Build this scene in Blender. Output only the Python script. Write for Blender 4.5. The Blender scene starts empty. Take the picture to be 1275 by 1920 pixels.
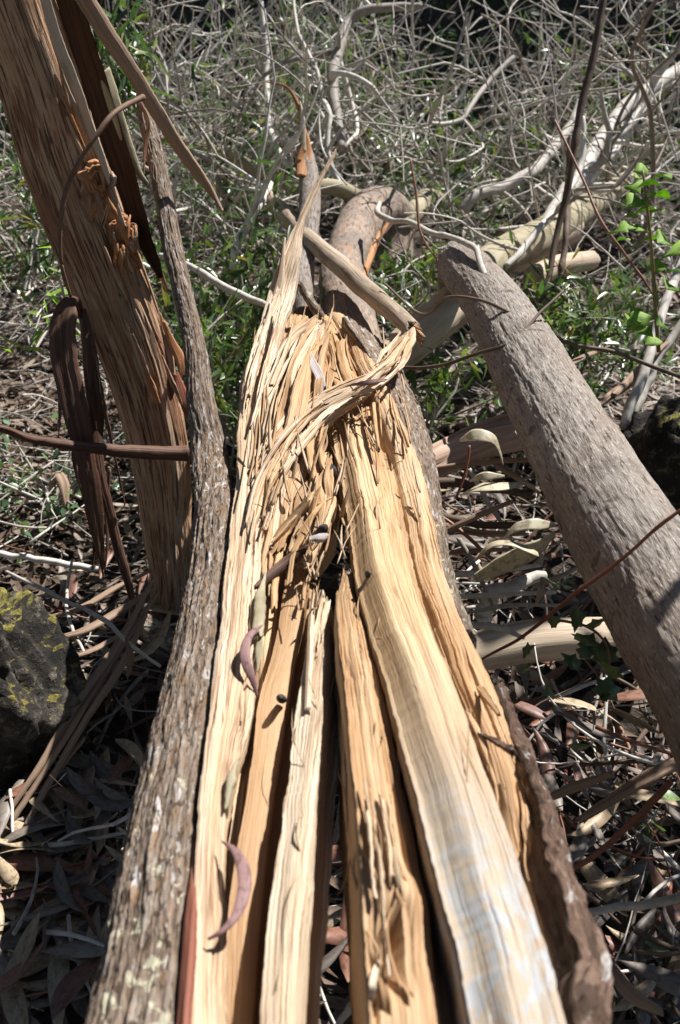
import bpy, math, random
import numpy as np
from mathutils import Vector

random.seed(7)
RNG = np.random.default_rng(11)
SC = bpy.context.scene
COL = SC.collection

# ------------------------------------------------------------------ camera
H = 1.55
PITCH = math.radians(30.0)
FPX = 1867.0
cam_data = bpy.data.cameras.new("camera")
cam = bpy.data.objects.new("camera", cam_data)
COL.objects.link(cam)
cam.location = (0, 0, H)
cam.rotation_euler = (math.radians(90) - PITCH, 0, 0)
cam_data.sensor_fit = 'VERTICAL'
cam_data.sensor_height = 36.0
cam_data.sensor_width = 24.0
cam_data.lens = 35.0
cam_data.clip_start = 0.05
cam_data.clip_end = 300.0
cam_data.dof.use_dof = True
cam_data.dof.focus_distance = 1.95
cam_data.dof.aperture_fstop = 5.4
SC.camera = cam

# ------------------------------------------------------------------ light
SUN_DIR = Vector((0.45, 0.39, 0.80)).normalized()      # towards the sun
world = bpy.data.worlds.new("World")
SC.world = world
world.use_nodes = True
wn, wl = world.node_tree.nodes, world.node_tree.links
bg = next(n for n in wn if n.type == 'BACKGROUND')
sky = wn.new('ShaderNodeTexSky')
sky.sky_type = 'NISHITA'
sky.sun_disc = False
sky.dust_density = 0.2
sky.sun_elevation = math.asin(SUN_DIR.z)
sky.sun_rotation = math.atan2(SUN_DIR.x, SUN_DIR.y)
wl.new(sky.outputs[0], bg.inputs[0])
bg.inputs[1].default_value = 0.05
sun_data = bpy.data.lights.new("sun", 'SUN')
sun_data.energy = 5.0
sun_data.angle = math.radians(0.53)
sun_data.color = (1.0, 0.975, 0.935)
sun = bpy.data.objects.new("sun", sun_data)
sun.rotation_euler = SUN_DIR.to_track_quat('Z', 'Y').to_euler()
COL.objects.link(sun)
SC.view_settings.view_transform = 'Standard'
SC.view_settings.look = 'None'
SC.view_settings.exposure = 0.8
SC.view_settings.gamma = 1.0
SC.view_settings.use_curve_mapping = False
SC.cycles.use_denoising = True
SC.cycles.max_bounces = 6

# ------------------------------------------------------------------ helpers
S30, C30 = math.sin(PITCH), math.cos(PITCH)
ZT = 0.70                                              # height of the split trunk's upper side


def at(x, y, d):
    """point of the place that lies d metres out along the view axis, in the direction measured at photo pixel x, y"""
    r = (x - 637.5) / FPX
    v = (y - 960.0) / FPX
    return np.array((d * r, d * (C30 - v * S30), H - d * (S30 + v * C30)))


def dz(y, z):
    v = (y - 960.0) / FPX
    return (H - z) / (S30 + v * C30)


def on(x, y, h=0.0):
    """on the split trunk's upper side, h metres above it"""
    return at(x, y, dz(y, ZT + h))


def ground_at(x, y, z=0.0):
    return at(x, y, dz(y, z))


def _hash(ix, iy, seed):
    h = (ix.astype(np.int64) * 374761393 + iy.astype(np.int64) * 668265263 + seed * 974711) & 0xFFFFFFFF
    h = ((h ^ (h >> 13)) * 1274126177) & 0xFFFFFFFF
    h = (h ^ (h >> 16)) & 0xFFFFFFFF
    return h / 2147483647.5 - 1.0


def vn(x, y, seed=0):
    """value noise, -1..1"""
    x, y = np.broadcast_arrays(np.asarray(x, float), np.asarray(y, float))
    xi, yi = np.floor(x), np.floor(y)
    fx, fy = x - xi, y - yi
    fx = fx * fx * (3 - 2 * fx)
    fy = fy * fy * (3 - 2 * fy)
    a, b = _hash(xi, yi, seed), _hash(xi + 1, yi, seed)
    c, d = _hash(xi, yi + 1, seed), _hash(xi + 1, yi + 1, seed)
    return (a * (1 - fx) + b * fx) * (1 - fy) + (c * (1 - fx) + d * fx) * fy


def sm(a, b, x):
    t = np.clip((x - a) / (b - a), 0, 1)
    return t * t * (3 - 2 * t)


def spline(P, n):
    """Catmull-Rom through rows of P, n samples about even in length"""
    P = np.asarray(P, float)
    if len(P) == 1:
        return np.repeat(P, n, 0)
    if len(P) == 2:
        t = np.linspace(0, 1, n)[:, None]
        return P[0] * (1 - t) + P[1] * t
    k = max(8, int(4 * n / (len(P) - 1)))
    Q = np.vstack([2 * P[0] - P[1], P, 2 * P[-1] - P[-2]])
    out = []
    t = np.linspace(0, 1, k, endpoint=False)[:, None]
    for i in range(1, len(Q) - 2):
        p0, p1, p2, p3 = Q[i - 1], Q[i], Q[i + 1], Q[i + 2]
        out.append(0.5 * (2 * p1 + (p2 - p0) * t + (2 * p0 - 5 * p1 + 4 * p2 - p3) * t * t + (3 * p1 - p0 - 3 * p2 + p3) * t ** 3))
    out = np.vstack(out + [P[-1:]])
    m = min(3, out.shape[1])
    L = np.r_[0, np.cumsum(np.linalg.norm(np.diff(out[:, :m], axis=0), axis=1) + 1e-9)]
    s = np.linspace(0, L[-1], n)
    return np.stack([np.interp(s, L, out[:, j]) for j in range(out.shape[1])], 1)


def unit(a):
    return a / np.maximum(np.linalg.norm(a, axis=-1, keepdims=True), 1e-9)


def make_mesh(name, V, F, uv=None, mat=None, smooth=True):
    """V (n,3); F a (m,4) or (m,3) array or a list of such arrays; uv per vertex"""
    me = bpy.data.meshes.new(name)
    Fs = [np.asarray(f) for f in (F if isinstance(F, list) else [F]) if len(f)]
    nv = len(V)
    me.vertices.add(nv)
    me.vertices.foreach_set('co', np.ascontiguousarray(V, dtype=np.float32).ravel())
    loops = np.concatenate([f.ravel() for f in Fs]).astype(np.int32)
    tot = np.concatenate([np.full(len(f), f.shape[1]) for f in Fs]).astype(np.int32)
    start = np.r_[0, np.cumsum(tot)[:-1]].astype(np.int32)
    me.loops.add(len(loops))
    me.loops.foreach_set('vertex_index', loops)
    me.polygons.add(len(tot))
    me.polygons.foreach_set('loop_start', start)
    me.polygons.foreach_set('loop_total', tot)
    if smooth:
        me.polygons.foreach_set('use_smooth', np.ones(len(tot), dtype=bool))
    if uv is not None:
        l = me.uv_layers.new(name='UVMap')
        l.data.foreach_set('uv', np.ascontiguousarray(np.asarray(uv)[loops], dtype=np.float32).ravel())
    me.update(calc_edges=True)
    me.validate()
    if mat:
        me.materials.append(mat)
    return me


def link(name, me, parent=None, label=None, cat=None, group=None, kind=None, loc=None):
    o = bpy.data.objects.new(name, me)
    COL.objects.link(o)
    if parent is not None:
        o.parent = parent
    if label:
        o['label'] = label
    if cat:
        o['category'] = cat
    if group:
        o['group'] = group
    if kind:
        o['kind'] = kind
    if loc is not None:
        o.location = loc
    return o


def thing(name, label, cat, group=None):
    return link(name, None, None, label, cat, group)


class Bag:
    """collects pieces into one mesh"""
    def __init__(self):
        self.V, self.Q, self.T, self.U, self.n = [], [], [], [], 0

    def add(self, V, F, uv=None):
        for f in (F if isinstance(F, list) else [F]):
            f = np.asarray(f)
            if len(f):
                (self.Q if f.shape[1] == 4 else self.T).append(f + self.n)
        self.V.append(V)
        self.U.append(uv if uv is not None else np.zeros((len(V), 2)))
        self.n += len(V)

    def mesh(self, name, mat, smooth=True):
        F = []
        if self.Q:
            F.append(np.vstack(self.Q))
        if self.T:
            F.append(np.vstack(self.T))
        return make_mesh(name, np.vstack(self.V), F, np.vstack(self.U), mat, smooth)


def ring_faces(nr, m):
    i = np.arange(nr - 1)[:, None] * m
    j = np.arange(m)[None, :]
    j2 = (j + 1) % m
    a, b = i + j, i + j2
    return np.stack([a, b, b + m, a + m], -1).reshape(-1, 4)


def tube(P, R, sides=6, disp=None, caps=True, jag=(0, 0), seed=0, flat=1.0):
    """swept tube along P (n,3) with radii R; disp(around_m, along_m) is added to the radius; jag = torn ends in metres"""
    P = np.asarray(P, float)
    n = len(P)
    R = np.broadcast_to(np.asarray(R, float), (n,))
    T = unit(np.gradient(P, axis=0))
    ref = np.array((0.0, 0.0, 1.0)) if abs(T[:, 2]).mean() < 0.8 else np.array((0.0, 1.0, 0.0))
    A = unit(np.cross(T, ref))
    B = np.cross(A, T)
    L = np.r_[0, np.cumsum(np.linalg.norm(np.diff(P, axis=0), axis=1))]
    ang = np.linspace(0, 2 * math.pi, sides, endpoint=False) + math.pi * 1.5
    ca, sa = np.cos(ang), np.sin(ang)
    rad = R[:, None] * np.ones(sides)[None]
    around = (ang * R.mean())[None] * np.ones((n, 1))
    if disp is not None:
        # blend over the seam so that it does not show
        w = sm(0.0, 1.0, np.linspace(0, 1, sides, endpoint=False) * 8)[None]
        d1 = disp(around, L[:, None] * np.ones((1, sides)))
        d2 = disp(around + 2 * math.pi * R.mean(), L[:, None] * np.ones((1, sides)))
        rad = rad + d1 * w + d2 * (1 - w)
    V = P[:, None] + A[:, None] * (rad * ca)[..., None] + B[:, None] * (rad * sa * flat)[..., None]
    for e, idx in ((jag[0], 0), (jag[1], 1)):
        if e:
            dist = L if idx == 0 else L[-1] - L
            wgt = 1 - sm(0, e * 2.2, dist)
            s = e * (0.5 * vn(ang * 2.3, 0.5, seed + 5) + 0.5 * vn(ang * 9, 0.5, seed + 6))
            V = V + T[:, None] * (wgt[:, None] * s[None])[..., None] * (-1 if idx == 0 else 1)
    uv = np.stack([around, L[:, None] * np.ones((1, sides))], -1).reshape(-1, 2)
    V = V.reshape(-1, 3)
    F = [ring_faces(n, sides)]
    if caps:
        c0, c1 = len(V), len(V) + 1
        j = np.arange(sides)
        F.append(np.concatenate([np.stack([np.full(sides, c0), (j + 1) % sides, j], 1),
                                 np.stack([np.full(sides, c1), (n - 1) * sides + j, (n - 1) * sides + (j + 1) % sides], 1)]))
        V = np.vstack([V, P[0] + T[0] * (jag[0] * 0.4), P[-1] - T[-1] * (jag[1] * 0.4)])
        uv = np.vstack([uv, [[0, 0]], [[0, L[-1]]]])
    return V, F, uv


def wood_relief(vm, um, amp, seed=0, wavy=0.0, steps=1.0, cracks=1.0):
    """relief of torn wood: ridges, steps and cracks that run with the grain"""
    w = vm + 0.006 * vn(um * 1.5, vm * 9, seed) + 0.0009 * vn(um * 8, vm * 30, seed + 1)
    if wavy is not None and np.any(wavy):
        w = w + wavy * np.sin(um * 52 + 3 * vn(um * 4, vm * 12, seed + 2)) * (0.6 + 0.4 * vn(um * 5, vm * 10, seed + 3))
    r = 0.5 * vn(w * 38, um * 0.8, seed + 4) + 0.36 * vn(w * 95, um * 1.4, seed + 5) + 0.26 * vn(w * 230, um * 2.4, seed + 6) + 0.2 * vn(w * 520, um * 4, seed + 7)
    t = 4 * (vn(w * 26, um * 0.9, seed + 8) + 0.35 * vn(w * 70, um * 1.8, seed + 9))
    st = (np.floor(t) + sm(0.44, 0.56, t - np.floor(t))) / 4
    c = vn(w * 60, um * 1.2, seed + 10)
    cr = np.clip(1 - np.abs(c) / 0.11, 0, 1) * sm(-0.1, 0.3, vn(w * 20, um * 2.2, seed + 11))
    c2 = vn(w * 170, um * 2.6, seed + 12)
    cr2 = np.clip(1 - np.abs(c2) / 0.20, 0, 1) * sm(-0.1, 0.3, vn(w * 40, um * 4, seed + 13))
    return amp * (0.5 * r + 0.9 * steps * st - 2.0 * cracks * cr - 0.9 * cracks * cr2)


def stave(rows, thick=0.08, n=260, m=90, shape=0.0, tilt_side=0.25, relief=None, edge=0.004, jag=(0, 0), seed=0, side_m=10, side_amp=0.003):
    """a solid length of wood. rows = [(left point, right point)] near to far; shape = bulge (+) or trough (-) in metres as number or
    function of v and length; relief(across_m, along_m) raises the upper face; edge = raggedness of the long edges; jag = torn ends"""
    Lp = spline([np.asarray(r[0], float) for r in rows], n)
    Rp = spline([np.asarray(r[1], float) for r in rows], n)
    C = (Lp + Rp) / 2
    T = unit(np.gradient(C, axis=0))
    X = Rp - Lp
    W = np.linalg.norm(X, axis=1)
    X = unit(X - T * (X * T).sum(1, keepdims=True))
    N = np.cross(X, T)
    tocam = np.array((0, 0, H)) - C
    N = N * np.sign((N * tocam).sum(1, keepdims=True))
    N = unit(N)
    U = np.r_[0, np.cumsum(np.linalg.norm(np.diff(C, axis=0), axis=1))]
    th = np.interp(np.linspace(0, 1, n), np.linspace(0, 1, len(np.atleast_1d(thick))), np.atleast_1d(thick))
    def ragged(sd):
        q = 3 * vn(U * 7, 1.5, sd) + 1.2 * vn(U * 23, 2.5, sd + 1)
        fl = np.floor(q)
        return edge * (0.35 * (fl + sm(0.0, 0.25, q - fl)) + 0.14 * vn(U * 70, 2.5, sd + 2) + 0.14 * vn(U * 260, 2.5, sd + 3))
    el, er = ragged(seed + 20), ragged(seed + 60)
    v = np.linspace(0, 1, m)
    vm = v[None] * W[:, None]
    um = U[:, None] * np.ones((1, m))
    xo = -W[:, None] / 2 + vm + el[:, None] * (1 - v)[None] + er[:, None] * v[None]
    if callable(shape):
        ho = shape(v[None] * np.ones((n, 1)), U[:, None] / U[-1] * np.ones((1, m)))
    else:
        ho = shape * np.sqrt(np.clip(1 - (2 * v - 1) ** 2, 0, 1))[None] * np.ones((n, 1))
    if relief is not None:
        ho = ho + relief(vm, um)
    # sides and underside
    s = np.linspace(0, 1, side_m + 1)[1:]
    def side(sign, x0, h0, sd):
        hh = h0[:, None] * (1 - s)[None] - th[:, None] * s[None]
        xx = x0[:, None] - sign * tilt_side * th[:, None] * (s ** 1.3)[None]
        xx = xx + side_amp * (vn(hh * 90, U[:, None] * 2.5, sd) + 0.6 * vn(hh * 260, U[:, None] * 5, sd + 1)) * np.minimum(1, s * 4)[None]
        return xx, hh
    xr, hr = side(1, xo[:, -1], ho[:, -1], seed + 30)
    xl, hl = side(-1, xo[:, 0], ho[:, 0], seed + 33)
    nb = 4
    b = np.linspace(0, 1, nb + 2)[1:-1]
    xb = xr[:, -1:] * (1 - b)[None] + xl[:, -1:] * b[None]
    hb = (hr[:, -1:] * (1 - b) + hl[:, -1:] * b) - 0.15 * th[:, None] * np.sin(b * math.pi)[None]
    xs = np.concatenate([xo, xr, xb, xl[:, ::-1]], 1)
    hs = np.concatenate([ho, hr, hb, hl[:, ::-1]], 1)
    M = xs.shape[1]
    Dn = np.array((0, 0, -1.0)) - N * 0.35
    Dn = unit(Dn - T * (Dn * T).sum(1, keepdims=True))
    top = np.zeros(M, bool)
    top[:m] = True
    up_h = np.where(top[None], hs, np.maximum(hs, 0))
    dn_h = np.where(top[None], 0, np.minimum(hs, 0))
    V = C[:, None] + X[:, None] * xs[..., None] + N[:, None] * up_h[..., None] - Dn[:, None] * dn_h[..., None]
    for e, idx in ((jag[0], 0), (jag[1], 1)):
        if e:
            dist = U if idx == 0 else U[-1] - U
            wgt = (1 - sm(0, e * 1.8, dist))[:, None]
            k = e * (0.45 * vn(xs * 60, hs * 60, seed + 40) + 0.55 * vn(xs * 240, hs * 240, seed + 41))
            V = V + T[:, None] * (wgt * k * (-1 if idx == 0 else 1))[..., None]
    per = np.cumsum(np.r_[0, np.hypot(np.diff(xs.mean(0)), np.diff(hs.mean(0)))])
    uv = np.stack([per[None] * np.ones((n, 1)), U[:, None] * np.ones((1, M))], -1).reshape(-1, 2)
    uv = uv + np.array((seed * 0.37, 0.0))
    V = V.reshape(-1, 3)
    F = [ring_faces(n, M)]
    j = np.arange(M)
    c0, c1 = len(V), len(V) + 1
    F.append(np.concatenate([np.stack([np.full(M, c0), (j + 1) % M, j], 1), np.stack([np.full(M, c1), (n - 1) * M + j, (n - 1) * M + (j + 1) % M], 1)]))
    V = np.vstack([V, V[:M].mean(0) + T[0] * 0.3 * jag[0], V[-M:].mean(0) - T[-1] * 0.3 * jag[1]])
    uv = np.vstack([uv, uv[:1], uv[-1:]])
    return V, F, uv


def ribbon(pts, widths, thick=0.004, roll=(0, 0), n=60, m=9, cup=0.0, amp=0.0008, jag=(0.01, 0.01), seed=0, edge=0.0015, lie=0.0):
    """a thin torn strip: pts (n,3) world, widths in metres, roll in degrees about its length, cup = rise of its middle"""
    P = spline(pts, n)
    w = np.interp(np.linspace(0, 1, n), np.linspace(0, 1, len(widths)), widths)
    T = unit(np.gradient(P, axis=0))
    view = unit(unit(np.array((0, 0, H)) - P) * (1 - lie) + np.array((0.15, 0.1, 1.0)) * lie)
    X = unit(np.cross(T, view))
    N = np.cross(X, T)
    rl = np.radians(np.interp(np.linspace(0, 1, n), np.linspace(0, 1, len(roll)), roll))[:, None]
    X2 = X * np.cos(rl) + N * np.sin(rl)
    rows_l, rows_r = P - X2 * w[:, None] / 2, P + X2 * w[:, None] / 2
    idx = np.linspace(0, n - 1, max(4, n // 3)).astype(int)
    rows = [(rows_l[i], rows_r[i]) for i in idx]
    return stave(rows, thick, n, m, cup, 0.0, (lambda a, b: wood_relief(a, b, amp, seed, 0, 0.6, 0.4)) if amp else None, edge, jag, seed, 2, 0.0003)


# ------------------------------------------------------------------ materials
def new_mat(name):
    m = bpy.data.materials.new(name)
    m.use_nodes = True
    nt = m.node_tree
    b = next(n for n in nt.nodes if n.type == 'BSDF_PRINCIPLED')
    return m, nt, b


def N(nt, t, **kw):
    n = nt.nodes.new(t)
    for k, v in kw.items():
        setattr(n, k, v)
    return n


def ramp(nt, fac, stops, interp='LINEAR'):
    r = N(nt, 'ShaderNodeValToRGB')
    r.color_ramp.interpolation = interp
    e = r.color_ramp.elements
    while len(e) < len(stops):
        e.new(0.5)
    for el, (p, c) in zip(e, stops):
        el.position = p
        el.color = (*c, 1) if len(c) == 3 else c
    nt.links.new(fac, r.inputs[0])
    return r.outputs[0]


def mix(nt, fac, a, b, mode='MIX'):
    n = N(nt, 'ShaderNodeMix', data_type='RGBA', blend_type=mode)
    for sock, val in ((n.inputs[0], fac), (n.inputs[6], a), (n.inputs[7], b)):
        if hasattr(val, 'is_linked'):
            nt.links.new(val, sock)
        else:
            sock.default_value = val if not isinstance(val, tuple) or len(val) == 4 else (*val, 1)
    return n.outputs[2]


def coords(nt, kind='UV', scale=(1, 1, 1)):
    tc = N(nt, 'ShaderNodeTexCoord')
    mp = N(nt, 'ShaderNodeMapping')
    mp.inputs['Scale'].default_value = scale
    nt.links.new(tc.outputs[kind], mp.inputs[0])
    return mp.outputs[0]


def noise(nt, vec, scale=1.0, detail=4.0, rough=0.55, dist=0.0):
    n = N(nt, 'ShaderNodeTexNoise')
    n.inputs['Scale'].default_value = scale
    n.inputs['Detail'].default_value = detail
    n.inputs['Roughness'].default_value = rough
    n.inputs['Distortion'].default_value = dist
    nt.links.new(vec, n.inputs['Vector'])
    return n.outputs[0]


def math_node(nt, op, a, b=0.0):
    n = N(nt, 'ShaderNodeMath', operation=op)
    for s, v in ((n.inputs[0], a), (n.inputs[1], b)):
        if hasattr(v, 'is_linked'):
            nt.links.new(v, s)
        else:
            s.default_value = v
    return n.outputs[0]


def bump(nt, b, height, strength=0.5, dist=0.002):
    n = N(nt, 'ShaderNodeBump')
    n.inputs['Strength'].default_value = strength
    n.inputs['Distance'].default_value = dist
    nt.links.new(height, n.inputs['Height'])
    nt.links.new(n.outputs[0], b.inputs['Normal'])


def wood_mat(name, pale, tan, dark, crack=0.5, weather=None, rough=0.6):
    m, nt, b = new_mat(name)
    broad = noise(nt, coords(nt, 'UV', (30, 1.3, 1)), 1, 4, 0.6, 0.2)
    fine = noise(nt, coords(nt, 'UV', (210, 2.4, 1)), 1, 5, 0.7, 0.1)
    hair = noise(nt, coords(nt, 'UV', (700, 6, 1)), 1, 3, 0.6)
    blot = noise(nt, coords(nt, 'UV', (9, 4, 1)), 1, 3, 0.5)
    c = ramp(nt, broad, [(0.38, tan), (0.50, tuple((p + t) / 2 for p, t in zip(pale, tan))), (0.60, pale)])
    c = mix(nt, ramp(nt, blot, [(0.45, (0, 0, 0)), (0.65, (0.6, 0.6, 0.6))]), c, tan)
    k = min(1.0, 0.35 + crack)
    c = mix(nt, ramp(nt, fine, [(0.36, (k, k, k)), (0.50, (0, 0, 0))]), c, mix(nt, 0.6, c, dark))
    c = mix(nt, ramp(nt, fine, [(0.55, (0, 0, 0)), (0.70, (0.5, 0.5, 0.5))]), c, tuple(min(0.85, p * 1.12) for p in pale))
    k2 = 0.8 * k
    c = mix(nt, ramp(nt, hair, [(0.38, (k2, k2, k2)), (0.52, (0, 0, 0))]), c, mix(nt, 0.5, c, dark))
    lines = noise(nt, coords(nt, 'UV', (100, 1.3, 1)), 1, 4, 0.65, 0.35)
    ln = ramp(nt, math_node(nt, 'ABSOLUTE', math_node(nt, 'SUBTRACT', lines, 0.5)), [(0.0, (min(1, crack * 1.2),) * 3), (0.014, (crack * 0.7,) * 3), (0.032, (0, 0, 0))])
    gate = ramp(nt, noise(nt, coords(nt, 'UV', (20, 3, 1)), 1, 3), [(0.36, (0, 0, 0)), (0.50, (1, 1, 1))])
    c = mix(nt, math_node(nt, 'MULTIPLY', ln, gate), c, dark)
    if weather:
        c = weather(nt, c)
    nt.links.new(c, b.inputs['Base Color'])
    b.inputs['Roughness'].default_value = rough
    b.inputs['Specular IOR Level'].default_value = 0.3
    bump(nt, b, math_node(nt, 'ADD', math_node(nt, 'MULTIPLY', fine, 0.6), math_node(nt, 'MULTIPLY', hair, 0.4)), 0.8, 0.004)
    return m


def grey_white(nt, c):
    """old weathered face near the camera: silver grey with chalky blue-white patches"""
    sep = N(nt, 'ShaderNodeSeparateXYZ')
    nt.links.new(coords(nt, 'UV'), sep.inputs[0])
    far = sep.outputs[1]
    f = N(nt, 'ShaderNodeMapRange')
    nt.links.new(math_node(nt, 'ADD', far, math_node(nt, 'MULTIPLY', noise(nt, coords(nt, 'UV', (14, 4, 1)), 1, 3), 0.35)), f.inputs[0])
    f.inputs[1].default_value, f.inputs[2].default_value = WEATHER[0], WEATHER[1]
    f.inputs[3].default_value, f.inputs[4].default_value = 1.0, 0.0
    streak = ramp(nt, noise(nt, coords(nt, 'UV', (60, 3, 1)), 1, 4), [(0.3, (0.27, 0.23, 0.195)), (0.6, (0.45, 0.38, 0.305))])
    c = mix(nt, math_node(nt, 'MULTIPLY', f.outputs[0], 0.8), c, streak)
    g = N(nt, 'ShaderNodeMapRange')
    nt.links.new(far, g.inputs[0])
    g.inputs[1].default_value, g.inputs[2].default_value = WEATHER[2], WEATHER[3]
    g.inputs[3].default_value, g.inputs[4].default_value = 1.0, 0.0
    patch = ramp(nt, noise(nt, coords(nt, 'UV', (50, 34, 1)), 1, 6, 0.66, 0.8), [(0.48, (0, 0, 0)), (0.53, (0.75, 0.75, 0.75))])
    return mix(nt, math_node(nt, 'MULTIPLY', patch, g.outputs[0]), c, (0.38, 0.405, 0.43))


WEATHER = (0.42, 0.85, 0.20, 0.38)


def bark_mat(name, base, ridge, groove, patches=(), stretch=(60, 9), rough=0.85, strength=0.8, dist=0.004, lichen=None):
    m, nt, b = new_mat(name)
    ndl = noise(nt, coords(nt, 'UV', (stretch[0], stretch[1], 1)), 1, 6, 0.65, 0.3)
    broad = noise(nt, coords(nt, 'UV', (9, 3, 1)), 1, 4)
    c = ramp(nt, ndl, [(0.30, groove), (0.48, base), (0.68, ridge)])
    c = mix(nt, ramp(nt, broad, [(0.4, (0, 0, 0)), (0.7, (0.45, 0.45, 0.45))]), c, base)
    for (sc, lo, hi, col, op) in patches:
        p = noise(nt, coords(nt, 'UV', sc), 1, 4, 0.6, 0.4)
        c = mix(nt, ramp(nt, p, [(lo, (0, 0, 0)), (hi, (op, op, op))]), c, col)
    if lichen:
        sep = N(nt, 'ShaderNodeSeparateXYZ')
        nt.links.new(coords(nt, 'UV'), sep.inputs[0])
        g = N(nt, 'ShaderNodeMapRange')
        nt.links.new(sep.outputs[1], g.inputs[0])
        g.inputs[1].default_value, g.inputs[2].default_value, g.inputs[3].default_value, g.inputs[4].default_value = lichen[0], lichen[1], 0.085, -0.03
        p = math_node(nt, 'ADD', noise(nt, coords(nt, 'UV', (42, 26, 1)), 1, 7, 0.68, 0.6), g.outputs[0])
        crust = ramp(nt, noise(nt, coords(nt, 'UV', (420, 420, 1)), 1, 4, 0.7), [(0.35, (0.34, 0.31, 0.2)), (0.5, (0.50, 0.47, 0.34)), (0.7, (0.60, 0.57, 0.46))])
        c = mix(nt, ramp(nt, p, [(0.63, (0, 0, 0)), (0.655, (0.88, 0.88, 0.88))]), c, crust)
    h = math_node(nt, 'ADD', ndl, math_node(nt, 'MULTIPLY', noise(nt, coords(nt, 'UV', (stretch[0] * 4, stretch[1] * 4, 1)), 1, 4), 0.4))
    nt.links.new(c, b.inputs['Base Color'])
    b.inputs['Roughness'].default_value = rough
    b.inputs['Specular IOR Level'].default_value = 0.25
    bump(nt, b, h, strength, dist)
    return m


def leaf_mat(name, stops, rough=0.45, trans=0.25, spec=0.5):
    m, nt, b = new_mat(name)
    g = N(nt, 'ShaderNodeNewGeometry')
    oi = N(nt, 'ShaderNodeObjectInfo')
    r = math_node(nt, 'FRACT', math_node(nt, 'ADD', g.outputs['Random Per Island'], oi.outputs['Random']))
    c = ramp(nt, r, stops)
    sp = noise(nt, coords(nt, 'UV', (110, 60, 1)), 1, 6, 0.7)
    c = mix(nt, ramp(nt, sp, [(0.38, (0.7, 0.7, 0.7)), (0.5, (0, 0, 0))]), c, mix(nt, 1.0, c, (0.35, 0.3, 0.25), 'MULTIPLY'))
    nt.links.new(c, b.inputs['Base Color'])
    b.inputs['Roughness'].default_value = rough
    b.inputs['Specular IOR Level'].default_value = spec
    if trans:
        t = N(nt, 'ShaderNodeBsdfTranslucent')
        nt.links.new(mix(nt, 1.0, c, (1.5, 1.7, 0.7), 'MULTIPLY'), t.inputs[0])
        mx = N(nt, 'ShaderNodeMixShader')
        mx.inputs[0].default_value = trans
        out = next(n for n in nt.nodes if n.type == 'OUTPUT_MATERIAL')
        nt.links.new(b.outputs[0], mx.inputs[1])
        nt.links.new(t.outputs[0], mx.inputs[2])
        nt.links.new(mx.outputs[0], out.inputs[0])
    return m


def twig_mat(name, a, b_, c_, rough=0.7, spec=0.35):
    m, nt, b = new_mat(name)
    g = N(nt, 'ShaderNodeNewGeometry')
    oi = N(nt, 'ShaderNodeObjectInfo')
    r = math_node(nt, 'FRACT', math_node(nt, 'ADD', g.outputs['Random Per Island'], oi.outputs['Random']))
    c = ramp(nt, r, [(0.0, a), (0.5, b_), (1.0, c_)])
    n1 = noise(nt, coords(nt, 'Object', (1, 1, 1)), 45, 5, 0.6)
    c = mix(nt, ramp(nt, n1, [(0.35, (0.6, 0.6, 0.6)), (0.6, (0, 0, 0))]), c, mix(nt, 1.0, c, (0.5, 0.45, 0.4), 'MULTIPLY'))
    nt.links.new(c, b.inputs['Base Color'])
    b.inputs['Roughness'].default_value = rough
    b.inputs['Specular IOR Level'].default_value = spec
    bump(nt, b, n1, 0.4, 0.003)
    return m


M = {}
M['sap'] = wood_mat('sapwood', (0.73, 0.60, 0.45), (0.60, 0.43, 0.27), (0.20, 0.10, 0.045), 0.85)
M['pale'] = wood_mat('pale_wood', (0.74, 0.62, 0.47), (0.58, 0.42, 0.265), (0.22, 0.12, 0.055), 0.8)
M['tan'] = wood_mat('smooth_tan_wood', (0.48, 0.305, 0.165), (0.41, 0.25, 0.125), (0.30, 0.17, 0.085), 0.15, rough=0.5)
M['gold'] = wood_mat('golden_wood', (0.64, 0.455, 0.28), (0.46, 0.275, 0.135), (0.22, 0.115, 0.05), 0.6)
M['ridge'] = wood_mat('weathered_heartwood', (0.66, 0.485, 0.295), (0.52, 0.335, 0.175), (0.24, 0.125, 0.05), 0.7, grey_white)
M['fibre'] = wood_mat('torn_fibre', (0.67, 0.46, 0.26), (0.48, 0.28, 0.125), (0.22, 0.10, 0.04), 0.6)
M['grey_sliver'] = wood_mat('grey_sliver', (0.50, 0.45, 0.43), (0.40, 0.35, 0.33), (0.2, 0.16, 0.14), 0.2)
M['bark'] = bark_mat('furrowed_bark', (0.20, 0.145, 0.105), (0.36, 0.31, 0.265), (0.03, 0.018, 0.012),
                     [((90, 24, 1), 0.56, 0.62, (0.25, 0.135, 0.06), 0.5), ((90, 22, 1), 0.59, 0.64, (0.48, 0.45, 0.43), 0.85), ((190, 50, 1), 0.55, 0.60, (0.05, 0.03, 0.018), 0.85)], (170, 14), strength=1.0, dist=0.006, lichen=(0.10, 0.52))
M['grey_bark'] = bark_mat('smooth_grey_bark', (0.275, 0.235, 0.203), (0.40, 0.352, 0.31), (0.105, 0.08, 0.063),
                          [((8, 3, 1), 0.48, 0.62, (0.235, 0.175, 0.135), 0.5), ((5, 6, 1), 0.58, 0.66, (0.15, 0.12, 0.105), 0.6), ((300, 70, 1), 0.58, 0.64, (0.56, 0.52, 0.48), 0.6), ((210, 25, 1), 0.59, 0.63, (0.07, 0.048, 0.035), 0.85), ((14, 30, 1), 0.63, 0.66, (0.09, 0.065, 0.05), 0.7)], (200, 26), strength=1.0, dist=0.004)
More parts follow.
